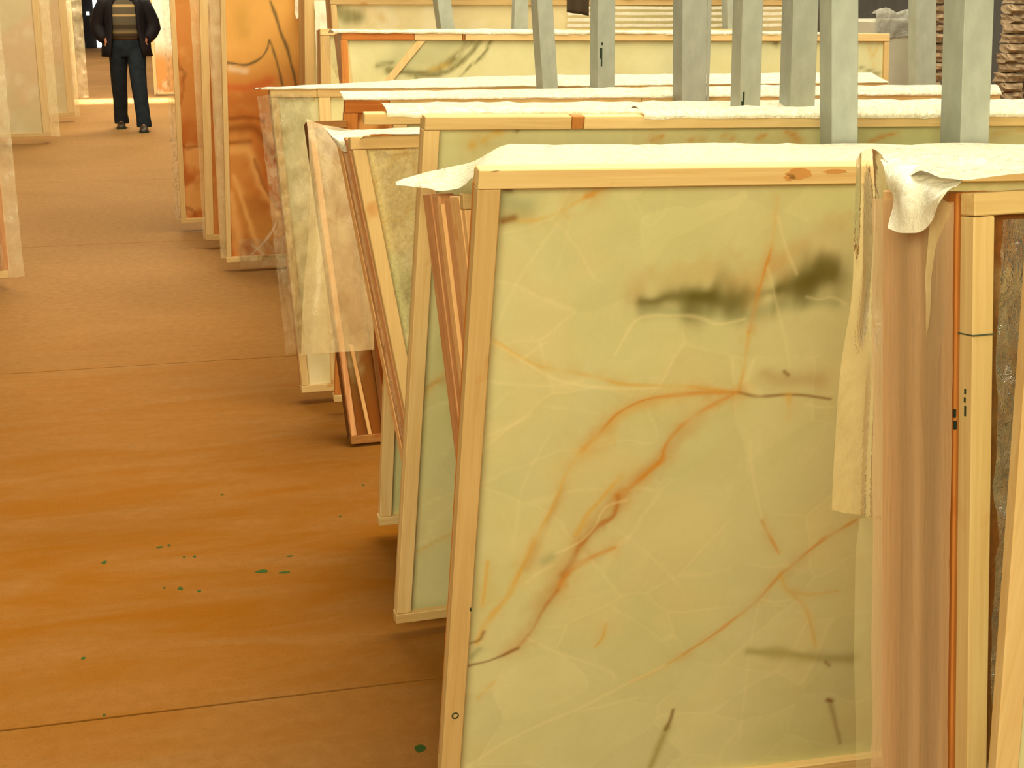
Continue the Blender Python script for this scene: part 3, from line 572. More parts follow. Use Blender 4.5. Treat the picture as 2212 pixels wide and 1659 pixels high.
# ------------------------------------------------------------------ crates
def make_crate(key, label, width, thick, style, seed, post=.034, top=.03, bottom=.028, res=.014, layers=(), mat=ONYX, wt=WX, wp=WZ, wside=None, mids=(), brace=None,
               top_split=None, back=True, name='slab_crate', group=None, inset=.016, over=0.0, slabt=.018, par=False, xfine=None):
    P, ax, h, s = CRATE[key]; u, n, v = [Vector(a) for a in ax]
    M = Matrix(((u.x, n.x, v.x, P[0]), (u.y, n.y, v.y, P[1]), (u.z, n.z, v.z, P[2]), (0, 0, 0, 1)))
    e = empty(name, M); tag(e, label, 'crate', group)
    xl = lambda z: s * (h - z)
    fd = inset + .012                                     # depth of the frame battens
    # top and bottom battens
    if top_split:
        a = 0 - over
        for b, mm in top_split:
            prism('top_batten', [(a + .001, h - top), (b - .001, h - top), (b - .001, h), (a + .001, h)], 0, fd, mm, e); a = b
    else: prism('top_batten', [(-over, h - top), (width, h - top), (width, h), (-over, h)], 0, fd, wt, e)
    xb = xl(bottom)
    wb_ = width + (xb if par else 0)
    prism('bottom_batten', [(xb - .002, 0), (wb_, 0), (wb_, bottom), (xb - .004, bottom)], -.002, fd, wt, e)
    z0, z1 = bottom + .001, h - top - .001
    prism('side_batten', [(xl(z0), z0), (xl(z0) + post, z0), (xl(z1) + post, z1), (xl(z1), z1)], .001, fd, wp, e)
    xr = lambda z: width + (xl(z) if par else 0)
    prism('side_batten', [(xr(z0) - post, z0), (xr(z0) - .001, z0), (xr(z1) - .001, z1), (xr(z1) - post, z1)], .001, fd, BRZ if par else wp, e)
    for (m0, m1) in mids: prism('middle_batten', [(m0, z0), (m1, z0), (m1, z1), (m0, z1)], .002, fd - .004, wp, e)
    if brace:
        (ax0, az0), (ax1, az1), bw = brace
        prism('diagonal_brace', [(ax0, az0), (ax0 + bw, az0), (ax1 + bw, az1), (ax1, az1)], .003, fd - .006, wp, e)
    # the stone seen in the frame
    slab('stone_slab', width - .004, h - .006, s, inset, inset + slabt, key, style, mat, e, res, seed, x0=.006, z0=.003, par=par, xfine=xfine)
    # stack behind: edge boards seen from the end
    y = fd if not layers else max(fd, inset + .018)
    for i, (t, mm, dx, dz) in enumerate(layers):
        o0 = dx
        prism('edge_board', [(xl(0) + o0, .004), (xl(0) + o0 + .05, .004), (xl(h) + o0 + .05, h - dz), (xl(h) + o0, h - dz)], y + .001, y + t - .002, mm, e, .002)
        y += t
    if layers:
        if width > .3: slab('stone_stack', width - .02, h - .03, s, inset + .02, y, key + 'x', 'beige', ROUGHST, e, .2, seed, x0=.052, z0=.004)
    if thick > y and not par:
        prism('back_batten', [(xl(0) + .004, .002), (width - .01, .002), (width - .01, h - .01), (.004, h - .01)], y + .001, thick, wside or WX, e)
    return e, M, h, s

def topfilm(e, h, x0, x1, depth, rise, drop=.008, seed=1, y0=-.004, mat=FW, amp=.004, n=60, name='film_cover', slope=0.0, grow=None):
    cols = []
    m = 8
    for k in range(m + 1):
        x = x0 + (x1 - x0) * k / m; wv = (.5 + vnoise(np.array([x]), np.array([seed * .37]), 6, seed)[0])
        g = 1 if grow is None else grow[0] + (1 - grow[0]) * min(1, max(0, (x - x0) / grow[1]))
        cols.append([(x, y0, h - drop * (.3 + wv)), (x, y0 + .004, h + .004), (x, depth * .35, h + rise * g * wv), (x, depth * .75, h + (rise * .8 + slope) * g), (x, depth, h + .002 + slope * g)])
    return sheet(name, cols, n, 14, mat, e, amp, seed, 30)
def wrap(e, x0, x1, z0, z1, y, mat, name='film_wrap', amp=.006, seed=5, nu=26, nv=60, s=0., h=1.):
    q = lambda z: s * (h - z)
    cols = [[(x + q(z0 + (z1 - z0) * k / 5), y, z0 + (z1 - z0) * k / 5) for k in range(6)] for x in np.linspace(x0, x1, 5)]
    return sheet(name, cols, nu, nv, mat, e, amp, seed, 20)
def ring(name, c, r0, r1, mat, parent, y=-.0008):
    n = 20; v = []
    for yy in (0.0004, y):
        for r in (r0, r1):
            v += [(c[0] + r * math.cos(k / n * 2 * math.pi), yy, c[1] + r * 1.1 * math.sin(k / n * 2 * math.pi)) for k in range(n)]
    f = []
    for k in range(n):
        j = (k + 1) % n
        f += [(2 * n + k, 2 * n + j, 3 * n + j, 3 * n + k), (k, j, 2 * n + j, 2 * n + k), (n + k, n + j, 3 * n + j, 3 * n + k), (k, j, n + j, n + k)]
    return mesh(name, v, f, mat, parent)
def knot(parent, x, z, rx, rz, y=-.0006, mat=None, name='knot'):
    n = 14; v = [(x + rx * (1 + .25 * math.sin(3 * k)) * math.cos(k / n * 6.2832), yy, z + rz * math.sin(k / n * 6.2832)) for yy in (.001, y) for k in range(n)]
    return mesh(name, v, [tuple(range(n)), tuple(range(n, 2 * n))] + [(k, (k + 1) % n, n + (k + 1) % n, n + k) for k in range(n)], mat or KNOTM, parent)

# A: the big pale onyx crate in front
eA, MA, hA, sA = make_crate('A', 'large pale onyx slab with orange veins and two dark smudges in a pine frame', 2.1, .05, 'pale', 21, post=.037, top=.031, bottom=.03, res=.0027, xfine=1.1)
ring('ring_stamp', (.0177, .264), .0048, .0066, INK, eA)['label'] = 'small dark ring stamped on the batten'
knot(eA, .535, hA - .012, .022, .010); knot(eA, .52, hA - .018, .010, .006); knot(eA, .60, hA - .009, .02, .004)
knot(eA, .0335, .50, .0016, .004, mat=INK)
box('edge_strip', (.002, .029, .01), (.03, .047, hA - .03), ORZ, eA)
# B: thick bundle leaning the other way behind A
LB = [(.085, REDZ2, .000, .005), (.075, REDZ, .006, .012), (.045, REDZ2, .0, .02), (.06, REDZ, .004, .004), (.085, REDZ, .002, .0)]
eB, MB_, hB, sB = make_crate('B', 'thick bundle edged with reddish brown boards, behind the large pale onyx crate', 1.9, .36, 'beige', 5, layers=LB, wp=REDZ2)
box('corner_block', (.065, .0, hB - .10), (.105, .028, hB - .031), RUSTX, eB)
# plastic draped over both
tag(sheet('plastic_sheet', SHEET['AB'], 120, 26, FW, None, .004, 4, 16), 'bright milky plastic sheet draped over the front crate and the bundle behind', 'plastic sheet')

# C: second onyx crate
eC, MC, hC, sC = make_crate('C', 'second pale onyx crate, amber spots under its top batten and a dark block in it', 2.0, .05, 'pale', 33, post=.036, top=.029, bottom=.027, res=.008,
                            top_split=((.345, WX), (.375, RUSTX), (2.0, WX)))
topfilm(eC, hC, .52, 2.0, .075, .012, .004, 2)
# D: bundle behind C
LD = [(.04, REDZ, 0, .004), (.03, REDZ2, .004, .0), (.035, REDZ, .001, .006), (.045, REDZ2, .0, .002)]
eD, MD, hD, sD = make_crate('D', 'film-wrapped beige slab bundle leaning away, corner batten stained orange halfway down', 1.7, .19, 'beige', 8, post=.034, top=.03, res=.012, layers=LD, mat=ROUGHST)
for (z, r) in ((.42, .012), (.40, .008), (.375, .011), (.345, .006)): knot(eD, sD * (hD - z) + .026, z, .008, r, .0002)
wrap(eD, .045, .75, .10, hD - .035, -.006, FC, 'film_wrap', .010, 9, 40, 60, sD, hD)
wrap(eD, -.004, .004, .05, hD - .02, .10, FC, 'film_edge', .006, 10, 6, 60, sD, hD)
IMD = MD.inverted()
sheet('film_cover', SHEET['D'], 50, 12, FW, eD, .003, 6, 20, IMD)
# E: crate under the frilly strip of film
eE, ME, hE, sE = make_crate('E', 'crate whose pine top batten sticks out left under a long frilly plastic strip', 2.3, .05, 'pale', 14, post=.036, top=.029, over=.078)
topfilm(eE, hE, -.02, 2.3, .10, .009, .005, 5, amp=.005)
box('edge_strip', (1.02, .0285, hE - .03), (1.36, .05, hE - .002), ORX, eE)
# F: brown crate, leaning away, veiled
eF, MF, hF, sF = make_crate('F', 'short dark brown slab crate with a thin upright lath, half veiled by hanging film', .135, .12, 'brown', 41, post=.02, top=.026, bottom=.03, wp=REDZ, wt=BRX, par=True,
                            layers=[(.04, BRZ, 0, 0), (.045, BRZ, .003, .004)])
prism('lath', [(.150, .03), (.163, .03), (.112, .36), (.099, .36)], .002, .012, REDZ2, eF)
sheet('hanging_film', SHEET['F'], 30, 50, FH, eF, .006, 12, 9, MF.inverted())
# E2: orange cornered crate
eO, MO, hO, sO = make_crate('E2', 'crate with a deep orange corner and top board, its right part hidden under white film', 2.6, .05, 'orange', 17, post=.05, top=.05, wp=ORZ,
                            top_split=((.16, ORX), (1.1, WX), (2.6, WX)))
topfilm(eO, hO, -.005, 2.6, .10, .020, .003, 8, grow=(.45, 1.0))
# G: pale cracked crate with second upright
eG, MG, hG, sG = make_crate('G', 'pale cracked onyx crate with a second upright batten, left end wrapped in glossy film', 2.7, .08, 'creamy', 52, post=.028, top=.033, bottom=.028, mids=((.186, .231),),
                            top_split=((.18, WX), (2.7, WX)), layers=[(.03, REDZ, 0, .003)])
topfilm(eG, hG, -.035, 2.7, .20, .036, .003, 11, slope=.02, grow=(.2, .95))
knot(eG, 2.12, hG - .016, .02, .014)
wrap(eG, -.05, .16, .16, hG - .02, -.010, FC, 'film_wrap', .014, 14, 30, 70, sG, hG)
# J: braced crate
eJ, MJ, hJ, sJ = make_crate('J', 'long crate with orange left corner and slanting brace across a grey banded slab', 2.66, .18, 'celadon', 61, post=.028, top=.036, wp=WZ,
                            top_split=((.324, ORX), (.54, WX), (.552, RUSTX), (2.66, WX)), brace=((.03, .96), (.335, 1.303), .04), layers=[(.05, REDZ, 0, .004), (.05, REDZ2, .004, 0), (.04, REDZ, 0, 0)])
box('corner_post', (.0, -.003, .04), (.03, .0005, hJ - .037), ORZ, eJ)
topfilm(eJ, hJ, -.03, 2.3, .14, .015, .006, 13)
sheet('film_flap', [[(-.06, .06, hJ - .04), (-.05, .06, hJ - .1), (-.015, .04, hJ - .19)], [(-.03, .03, hJ + .0), (-.03, .03, hJ - .08), (-.005, .02, hJ - .2)], [(.01, -.006, hJ + .004), (-.002, -.006, hJ - .08), (.004, -.006, hJ - .2)]], 14, 20, FC, eJ, .004, 3, 18)
# J2, I, K
eJ2, MJ2, hJ2, sJ2 = make_crate('J2', 'plain pine crate corner standing behind the long braced crate', 2.2, .12, 'warm', 71, post=.045, top=.03, layers=[(.04, REDZ, 0, 0), (.04, REDZ2, 0, 0)])
eK, MK, hK, sK = make_crate('K', 'streaky cream slab crate with rough olive corner, behind the braced crate', 2.9, .2, 'creamy', 77, post=.03, top=.04, layers=[(.05, REDZ, 0, 0), (.05, REDZ, .003, 0)])
topfilm(eK, hK, -.01, 2.9, .12, .02, .006, 15)
for i, zz in enumerate((.045, .075, .105, .135)): wrap(eK, 1.25, 2.8, hK - zz - .016, hK - zz, -.006, FP, 'film_fold', .003, 20 + i, 30, 4)
eI, MI, hI, sI = make_crate('I', 'narrow pine crate end with pale film, between the brown agate and braced crates', 1.6, .25, 'creamy', 81, post=.055, top=.03, layers=[(.1, REDZ2, 0, 0), (.09, WZ, 0, 0)])
wrap(eI, .05, .16, .5, hI - .05, -.012, FP, 'film_wrap', .008, 31, 12, 50)
# H: tall agate crates
eH, MH, hH, sH = make_crate('H', 'tall brown and orange agate crate with dark outlined bands, nearest of three tall ones', 1.3, .08, 'agate', 91, post=.028, top=.03, bottom=.03, res=.007)
wrap(eH, .40, .53, 1.36, hH - .01, -.03, FP, 'film_wrap', .016, 33, 24, 40)
wrap(eH, -.075, .0, .02, hH, .03, FH, 'film_edge', .008, 34, 10, 70)
wrap(eH, .03, .34, -.035, .13, -.012, FC, 'film_wrap', .012, 35, 24, 16)
eH2, MH2, hH2, sH2 = make_crate('H2', 'tall crate of mottled orange stone, middle of the three tall agate crates', 1.2, .08, 'orange', 93, post=.05, top=.03, bottom=.03)
wrap(eH2, .05, .13, .02, hH2, -.008, FH, 'film_wrap', .010, 36, 12, 70)
wrap(eH2, -.06, .0, .0, hH2, .03, FH, 'film_edge', .008, 37, 10, 70)
eH3, MH3, hH3, sH3 = make_crate('H3', 'tall crate of red and tan stone, farthest of the three tall agate crates', 1.2, .08, 'orange', 99, post=.034, top=.03, bottom=.03)
wrap(eH3, -.05, .0, .02, hH3, .03, FC, 'film_edge', .008, 38, 10, 70)
# R0: wrapped bundle at the right
LR = [(.022, ORZ, .0, .0), (.022, REDZ2, .006, .004), (.05, REDZ2, .002, .002), (.07, REDZ2, .0, .0)]
eR, MR, hR, sR = make_crate('R0', 'thick bundle at the right, smothered in hazy plastic, wire strap on its pine post', 1.3, .2, 'brown', 101, post=.028, top=.026, layers=LR, mat=ROUGHST, res=.008)
IR = MR.inverted()
wrap(eR, .03, .5, .02, hR - .03, -.006, FC, 'film_wrap', .012, 41, 30, 70)
sheet('hanging_film', SHEET['R0hang'], 30, 60, FH, eR, .002, 42, 6, IR)
sheet('hanging_film', SHEET['R0low'], 14, 40, FL, eR, .004, 43, 8, IR)
sheet('film_flap', SHEET['R0flap'], 30, 30, FP, eR, .008, 44, 22, IR)
sheet('film_cover', SHEET['R0top'], 50, 16, FW, eR, .008, 45, 22, IR)
sheet('film_streamer', SHEET['R0stream'], 12, 40, FH, eR, .006, 46, 16, IR)
cols = [[(-.007 - .004 * (k % 2), y, z) for z in (.02, .3, .6, .9, 1.15, hR - .01)] for k, y in enumerate((.03, .06, .09, .115, .15, .20))]
sheet('side_film', cols, 40, 80, FHS, eR, .004, 47, 12)
for (a, b) in (((-.0006, -.0010, 1.178), (.029, .029, 1.1795)),): box('wire_strap', a, b, WIREM, eR, 0)
for (y, z0, z1) in ((.012, 1.082, 1.094), (.013, 1.098, 1.104), (.0125, 1.108, 1.114), (.034, 1.062, 1.072), (.035, 1.076, 1.086)): box('ink_stamp', (-.0006, y, z0), (.003, y + .0025, z1), INK, eR, 0)
# nearest crate, bottom right corner
eN, MN, hN, sN = make_crate('Rn', 'nearest crate, only its slanting pine post and a strip of green onyx showing', 1.2, .0, 'pale', 111, post=.026, top=.03, res=.012, inset=.004, slabt=.010)

# left side of the aisle: crates facing the camera, right ends towards the aisle
def left_crate(x, y, width, h, lean, label, seed, style, film=.05, post=.045, foot=.05, wp=WZ, fm=FH):
    M = Matrix.Translation((x, y, .07)) @ Matrix.Rotation(R(lean), 4, 'X')
    e = empty('slab_crate', M); tag(e, label, 'crate', None)
    prism('top_batten', [(-width, h - .04), (0, h - .04), (0, h), (-width, h)], 0, .03, WX, e)
    prism('bottom_batten', [(-width, 0), (0, 0), (0, .04), (-width, .04)], 0, .03, WX, e)
    for a in (-width, -post): prism('side_batten', [(a, .041), (a + post, .041), (a + post, h - .041), (a, h - .041)], .001, .03, wp, e)
    slab('stone_slab', width - .01, h - .01, 0, .018, .04, 'L', style, ONYX, e, .03, seed, x0=0, z0=.005).location = (-width + .005, 0, 0)
    for k, mm in enumerate((REDZ2, REDZ)): box('edge_board', (-.05, .041 + .04 * k, .01), (-.002 * k, .079 + .04 * k, h - .01), mm, e)
    if film: wrap(e, .004, film, .0, h, .0, fm, 'film_edge', .012, seed + 1, 10, 80)
    if seed in (201, 207): wrap(e, -.35, -.02, .05, h - .05, -.012, FC, 'film_wrap', .014, seed + 2, 26, 70)
    return e
left_crate(-.765, 8.0, 1.9, 1.75, 0, 'nearest crate on the left of the aisle, its hazy film hanging past the end', 201, 'sand', .082, .05, .05, REDZ, film_mat('loose_hazy_film', .34, (.92, .80, .52), .10, wscale=(3, 3, 1.2), crinkle=5, bstr=.3))
left_crate(-.955, 15.8, 2.4, 1.9, -1, 'pale beige slab crate on the left with a red-edged post and a dark gap beneath', 203, 'sand', .10, .07)
left_crate(-.80, 18.3, 2.2, 1.9, -1, 'slim pale crate on the left, just before the last wrapped one', 205, 'sand', .06, .08)
left_crate(-.86, 21.3, 2.0, 2.0, -4, 'farthest crate on the left, a slanting strip of pale film', 207, 'sand', .14, .05)
# bright crate behind the man
MW = Matrix.Translation((.25, 22.4, .05)); eW = empty('slab_crate', MW); tag(eW, 'orange slab crate, white top standing for bright light, far down the aisle behind the man', 'crate')
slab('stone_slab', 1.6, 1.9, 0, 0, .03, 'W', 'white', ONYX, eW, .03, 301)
prism('bottom_batten', [(-.02, -.03), (1.62, -.03), (1.62, .0), (-.02, .0)], -.01, .04, WX, eW)
prism('side_batten', [(-.05, -.03), (-.002, -.03), (-.002, 1.9), (-.05, 1.9)], -.01, .04, WZ, eW)
prism('top_batten', [(-.05, 1.902), (1.62, 1.902), (1.62, 1.94), (-.05, 1.94)], -.01, .04, WX, eW)

# ------------------------------------------------------------------ rack posts
PL = ['galvanised post behind the front crate, with a dark strip beside its top', 'widest galvanised post, nearest to the right edge', 'galvanised post with a dark rust mark low on its corner',
      'galvanised post between the rust-marked one and the one behind the front crate', 'broad galvanised post in the middle with a bent right flange', 'galvanised post leaning slightly, left of the one with the dark cloth',
      'galvanised post with the dark cloth hanging at its left', 'galvanised post in front of the grey wrapped stack at the right', 'small tilted galvanised post, leftmost at the top edge',
      'small galvanised post at the top edge, second from the left', 'small galvanised post at the top edge, between two near posts right of the middle']
for i, ((b, axv, wd, dp), lb) in enumerate(zip(POSTS, PL)):
    z = Vector((axv[0], axv[1], 1)).normalized(); y = Vector((0, 1, 0)); x = y.cross(z).normalized()
    M = Matrix(((x.x, y.x, z.x, b[0]), (x.y, y.y, z.y, b[1]), (x.z, y.z, z.z, b[2]), (0, 0, 0, 1)))
    e = empty('rack_post', M); tag(e, lb, 'post', 'galvanised rack posts')
    H = 2.1; t = .004
    # hollow square tube
    o = [(0, 0), (wd, 0), (wd, dp), (0, dp)]; q = [(t, t), (wd - t, t), (wd - t, dp - t), (t, dp - t)]
    v = [(a, c, zz) for zz in (.0, H) for a, c in o] + [(a, c, zz) for zz in (.0, H) for a, c in q]
    f = [(0, 1, 5, 4), (1, 2, 6, 5), (2, 3, 7, 6), (3, 0, 4, 7), (8, 9, 13, 12), (9, 10, 14, 13), (10, 11, 15, 14), (11, 8, 12, 15)]
    f += [(k, (k + 1) % 4, 8 + (k + 1) % 4, 8 + k) for k in range(4)] + [(4 + k, 4 + (k + 1) % 4, 12 + (k + 1) % 4, 12 + k) for k in range(4)]
    mesh('tube', v, f, STEEL, e, bevel=.002)
    box('foot_plate', (-.015, -.01, -.004 if False else .0), (wd + .015, dp + .01, .006), STEEL, e)
    if i == 4: prism('flange', [(wd + .001, .9), (wd + .004, .9), (wd + .03, 2.1), (wd + .001, 2.1)], .0, .004, STEEL, e)
    if i == 2:
        for (x0, z0, x1, z1) in ((-.002, 1.26, .012, 1.275), (.004, 1.275, .012, 1.295), (.008, 1.295, .013, 1.32), (.012, 1.245, .022, 1.262)): box('rust_mark', (x0, -.001, z0), (x1, .002, z1), INK, e, 0)
    if i == 6:
        for (x0, z0, x1, z1) in ((.010, 1.33, .020, 1.37), (.014, 1.30, .020, 1.33), (.016, 1.38, .022, 1.39)): box('rust_mark', (x0, -.001, z0), (x1, .002, z1), INK, e, 0)

# bearers the crates stand on
RAIL = plain('rusty_bearer', (.16, .10, .05), .8, .2)
tag(box('bearer_rail', (-1.65, 7.6, 0), (-1.57, 22.0, .065), RAIL, None), 'low rusty steel bearer under the crates left of the aisle', 'rail')
for x, lb in ((1.05, 'low rusty steel bearer under the left ends of the right-hand crates'), (2.3, 'low rusty steel bearer under the far ends of the right-hand crates')):
    tag(box('bearer_rail', (x, .9, 0), (x + .06, 10.2, .035), RAIL, None), lb, 'rail')

# ------------------------------------------------------------------ top right background
CLOTH = plain('dark_brown_cloth', (.06, .04, .025), .9, .1)
cl = sheet('dark_cloth', [[(1.86 + .026 * k, 6.22 + .012 * (k % 2), 1.488 - .004 * k), (1.862 + .026 * k, 6.235 - .01 * (k % 2), 1.62), (1.866 + .026 * k, 6.22 + .012 * (k % 2), 1.80)] for k in range(5)], 24, 16, CLOTH, None, .004, 3, 12)
cl.modifiers.new('solid', 'SOLIDIFY').thickness = .006
tag(cl, 'dark brown cloth hanging at the top edge beside a steel post', 'cloth')
tag(box('steel_bar', (3.277, 6.6, .0), (3.297, 6.62, 2.2), IRON, None), 'thin black upright bar at the top edge between two galvanised posts', 'bar')
GREY = plain('grey_wrap', (.46, .43, .34), .55, .3, 0, .08, 6)
gs = empty('wrapped_stack', (4.35, 8.0, 0)); tag(gs, 'grey shrink-wrapped block with a torn crumpled top edge, behind the end of the braced crate', 'stack')
box('block', (0, .0, .08), (.42, .5, 1.40), GREY, gs, .012)
box('pallet', (0, .0, .0), (.42, .5, .079), BRX, gs)
FG = film_mat('grey_crumpled_film', .8, (.55, .54, .48), .15)
sheet('film_top', [[(-.005 + .43 * k / 6, -.006, 1.30), (-.005 + .43 * k / 6, -.008, 1.40), (-.005 + .43 * k / 6, -.004 + .01 * (k % 2), 1.46 + .015 * math.sin(k * 2.2)), (-.005 + .43 * k / 6, .05, 1.44)] for k in range(7)], 60, 20, FG, gs, .010, 9, 26)
ROCK = [plain('split_stone_a', (.34, .24, .15), .9, .1, 0, .3, 30, .6), plain('split_stone_b', (.40, .22, .14), .9, .1, 0, .3, 30, .6)]
def rock(seed, sx, sy, sz):
    rs = random.Random(seed); bm = bmesh.new(); bmesh.ops.create_cube(bm, size=1)
    bmesh.ops.subdivide_edges(bm, edges=bm.edges[:], cuts=2, use_grid_fill=True)
    for v in bm.verts:
        j = .10; k = .75 if abs(v.co.z) > .4 and v.co.y < -.4 else 1
        v.co = Vector((v.co.x * sx + rs.uniform(-j, j) * sx * .5, v.co.y * sy * k + rs.uniform(-j, j) * sy, v.co.z * sz * .9 + rs.uniform(-j, j) * sz * .5))
    me = bpy.data.meshes.new('stone_block'); bm.to_mesh(me); bm.free(); return me
RM = [rock(i, .115, .12, .056) for i in range(4)]
for r in RM:
    r.materials.append(ROCK[0])
    for p in r.polygons: p.use_smooth = False
ORD = 'first second third fourth fifth sixth seventh eighth ninth'.split()
n = 0
for (x, y, lab, grp) in ((4.54, 7.66, 'in the narrow stack', 'stone blocks in the narrow stack'),
                         (4.955, 7.46, 'in the wide corner stack', 'stone blocks in the corner stack'),
                         (5.10, 7.46, 'in the outermost column', 'stone blocks in the outer column')):
    for k in range(28):
        o = bpy.data.objects.new('stone_block', RM[n % 4]); COL.objects.link(o)
        o.location = (x + random.uniform(-.008, .008), y + random.uniform(-.01, .01), .03 + k * .0555); o.rotation_euler = (0, 0, random.uniform(-.12, .12))
        ki = k - 19; tag(o, 'rough split stone block hidden low ' + lab, 'stone', grp)
        if 0 <= ki < 9: o['label'] = ORD[ki] + ' rough brown stone block above the white film, ' + lab
        n += 1

# ------------------------------------------------------------------ the man
JK = plain('dark_jacket', (.010, .006, .008), .75, .25, 0, .3, 20)
TR = plain('navy_trousers', (.016, .022, .030), .85, .15, 0, .3, 14)
SKIN = plain('skin', (.50, .22, .12), .55, .3, 0, .08, 20)
SHOE = plain('brown_shoe_leather', (.045, .024, .010), .45, .4, 0, .3, 20)
HAIR = plain('dark_hair', (.02, .014, .01), .7, .3)
BELT = plain('brown_belt', (.07, .03, .015), .5, .4)
def sweater_mat():
    m, nt, out = newmat('striped_knit'); tc = node(nt, 'ShaderNodeTexCoord'); sx = node(nt, 'ShaderNodeSeparateXYZ'); nt.links.new(tc.outputs['Object'], sx.inputs[0])
    mr = node(nt, 'ShaderNodeMapRange'); mr.inputs[1].default_value = 1.0; mr.inputs[2].default_value = 1.6; nt.links.new(sx.outputs['Z'], mr.inputs[0])
    A = (.13, .105, .07); B = (.55, .37, .16); D = (.07, .05, .03); stops = []
    r = node(nt, 'ShaderNodeValToRGB'); r.color_ramp.interpolation = 'CONSTANT'; e = r.color_ramp.elements
    for p, c in ((0, A), (.07, D), (.14, (.24, .17, .08)), (.19, A), (.22, D), (.30, A), (.45, B), (.485, A), (.62, B), (.67, A), (.78, B), (.82, A), (.94, B)):
        if len(stops) < 2: x = e[len(stops)]
        else: x = e.new(p)
        x.position = p; x.color = (*c, 1); stops.append(p)
    nt.links.new(mr.outputs[0], r.inputs[0]); bsdf(nt, out, r.outputs[0], .9, .1); return m
KNIT = sweater_mat()
man = empty('person', (-.12, 17.1, 0)); tag(man, 'man in dark jacket, striped sweater and navy trousers walking with hands in pockets', 'person')
man.rotation_euler = (0, 0, R(-2))
def skin_body(name, verts, edges, radii, mat, parent, root=0, sub=2):
    me = bpy.data.meshes.new(name); me.from_pydata(verts, edges, [])
    o = link(name, me, mat, parent); o.modifiers.new('skin', 'SKIN')
    for i, r in enumerate(radii):
        sv = me.skin_vertices[0].data[i]; sv.radius = (r, r) if not isinstance(r, tuple) else r; sv.use_root = (i == root)
    sb = o.modifiers.new('sub', 'SUBSURF'); sb.levels = sub; sb.render_levels = sub
    return o
# continuous body under the clothes: trunk, neck, arms, hands with five fingers pushed into the pockets, legs
V = [(0, 0, .97), (0, .0, 1.15), (0, .01, 1.33), (0, .015, 1.46), (0, 0, 1.56), (0, -.01, 1.62)]
E_ = [(0, 1), (1, 2), (2, 3), (3, 4), (4, 5)]; RD = [(.15, .10), (.14, .10), (.16, .11), (.10, .08), .055, .055]
def add(p, r, par): V.append(p); RD.append(r); E_.append((par, len(V) - 1)); return len(V) - 1
for s in (-1, 1):
    sh = add((.18 * s, .01, 1.43), .062, 3); el = add((.295 * s, .05, 1.20), .044, sh); wr = add((.225 * s, -.05, 1.045), .03, el); pa = add((.205 * s, -.075, 1.0), .030, wr)
    for k in range(4):
        f1 = add((.205 * s + (.016 * k - .024), -.088, .96), .0085, pa); f2 = add((.20 * s + (.016 * k - .024), -.085, .935 - .008 * (k in (1, 2))), .0075, f1)
    t1 = add((.178 * s, -.098, .985), .010, pa); t2 = add((.165 * s, -.104, .967), .008, t1)
    hp = add((.095 * s, 0, .90), .085, 0); fy = .25 if s < 0 else -.26; fx = -.13 if s < 0 else .14
    kn = add((.11 * s, fy * .45 - .03, .50), .055, hp); an = add((fx, fy + .03, .09), .038, kn); to = add((fx, fy - .09, .05), .03, an)
body = skin_body('body', V, E_, RD, SKIN, man)
def ell(cx, cy, z, rx, ry, n=20, a0=0, a1=360, fold=0, seed=0):
    out = []
    full = abs(a1 - a0) >= 359.9
    for k in range(n):
        a = R(a0 + (a1 - a0) * k / (n if full else n - 1)); f = 1 + fold * math.sin(a * 5 + seed + z * 17)
        out.append((cx + rx * f * math.cos(a), cy + ry * f * math.sin(a), z))
    return out
# trousers: two legs joined at the hips (one mesh)
def legring(path, rad, n=14):
    return [[(x + r * math.cos(2 * math.pi * k / n) * (1 + .05 * math.sin(3 * k + z * 25)), y + r * 1.12 * math.sin(2 * math.pi * k / n), z) for k in range(n)] for (x, y, z), r in zip(path, rad)]
vs = []; fs = []
def addrings(rings, n):
    b = len(vs)
    for r in rings: vs.extend(r)
    for i in range(len(rings) - 1):
        for j in range(n): k = (j + 1) % n; fs.append((b + i * n + j, b + i * n + k, b + (i + 1) * n + k, b + (i + 1) * n + j))
for s in (-1, 1):
    fy = .25 if s < 0 else -.26; fx = -.13 if s < 0 else .14
    addrings(legring([(.095 * s, .0, .93), (.10 * s, fy * .1, .82), (.108 * s, fy * .28 - .01, .66), (.115 * s, fy * .48 - .03, .50), (.122 * s, fy * .72, .32), (fx, fy * .92 + .02, .16), (fx, fy + .02, .075), (fx, fy + .02, .05)],
                     [.105, .106, .098, .086, .080, .080, .084, .08]), 14)
addrings([ell(0, 0, z, rx, ry, 14) for z, rx, ry in ((.83, .175, .115), (.90, .195, .128), (.98, .185, .122), (1.035, .172, .115))], 14)
mesh('trousers', vs, fs, TR, man, smooth=True)
loft('belt', [ell(0, 0, z, .178, .12, 24) for z in (1.015, 1.05)], BELT, man)
loft('sweater', [ell(0, 0, z, rx, ry, 24, fold=.015) for z, rx, ry in ((1.035, .178, .122), (1.07, .185, .128), (1.2, .182, .13), (1.36, .195, .135), (1.45, .16, .105), (1.50, .08, .075), (1.53, .07, .068))], KNIT, man)
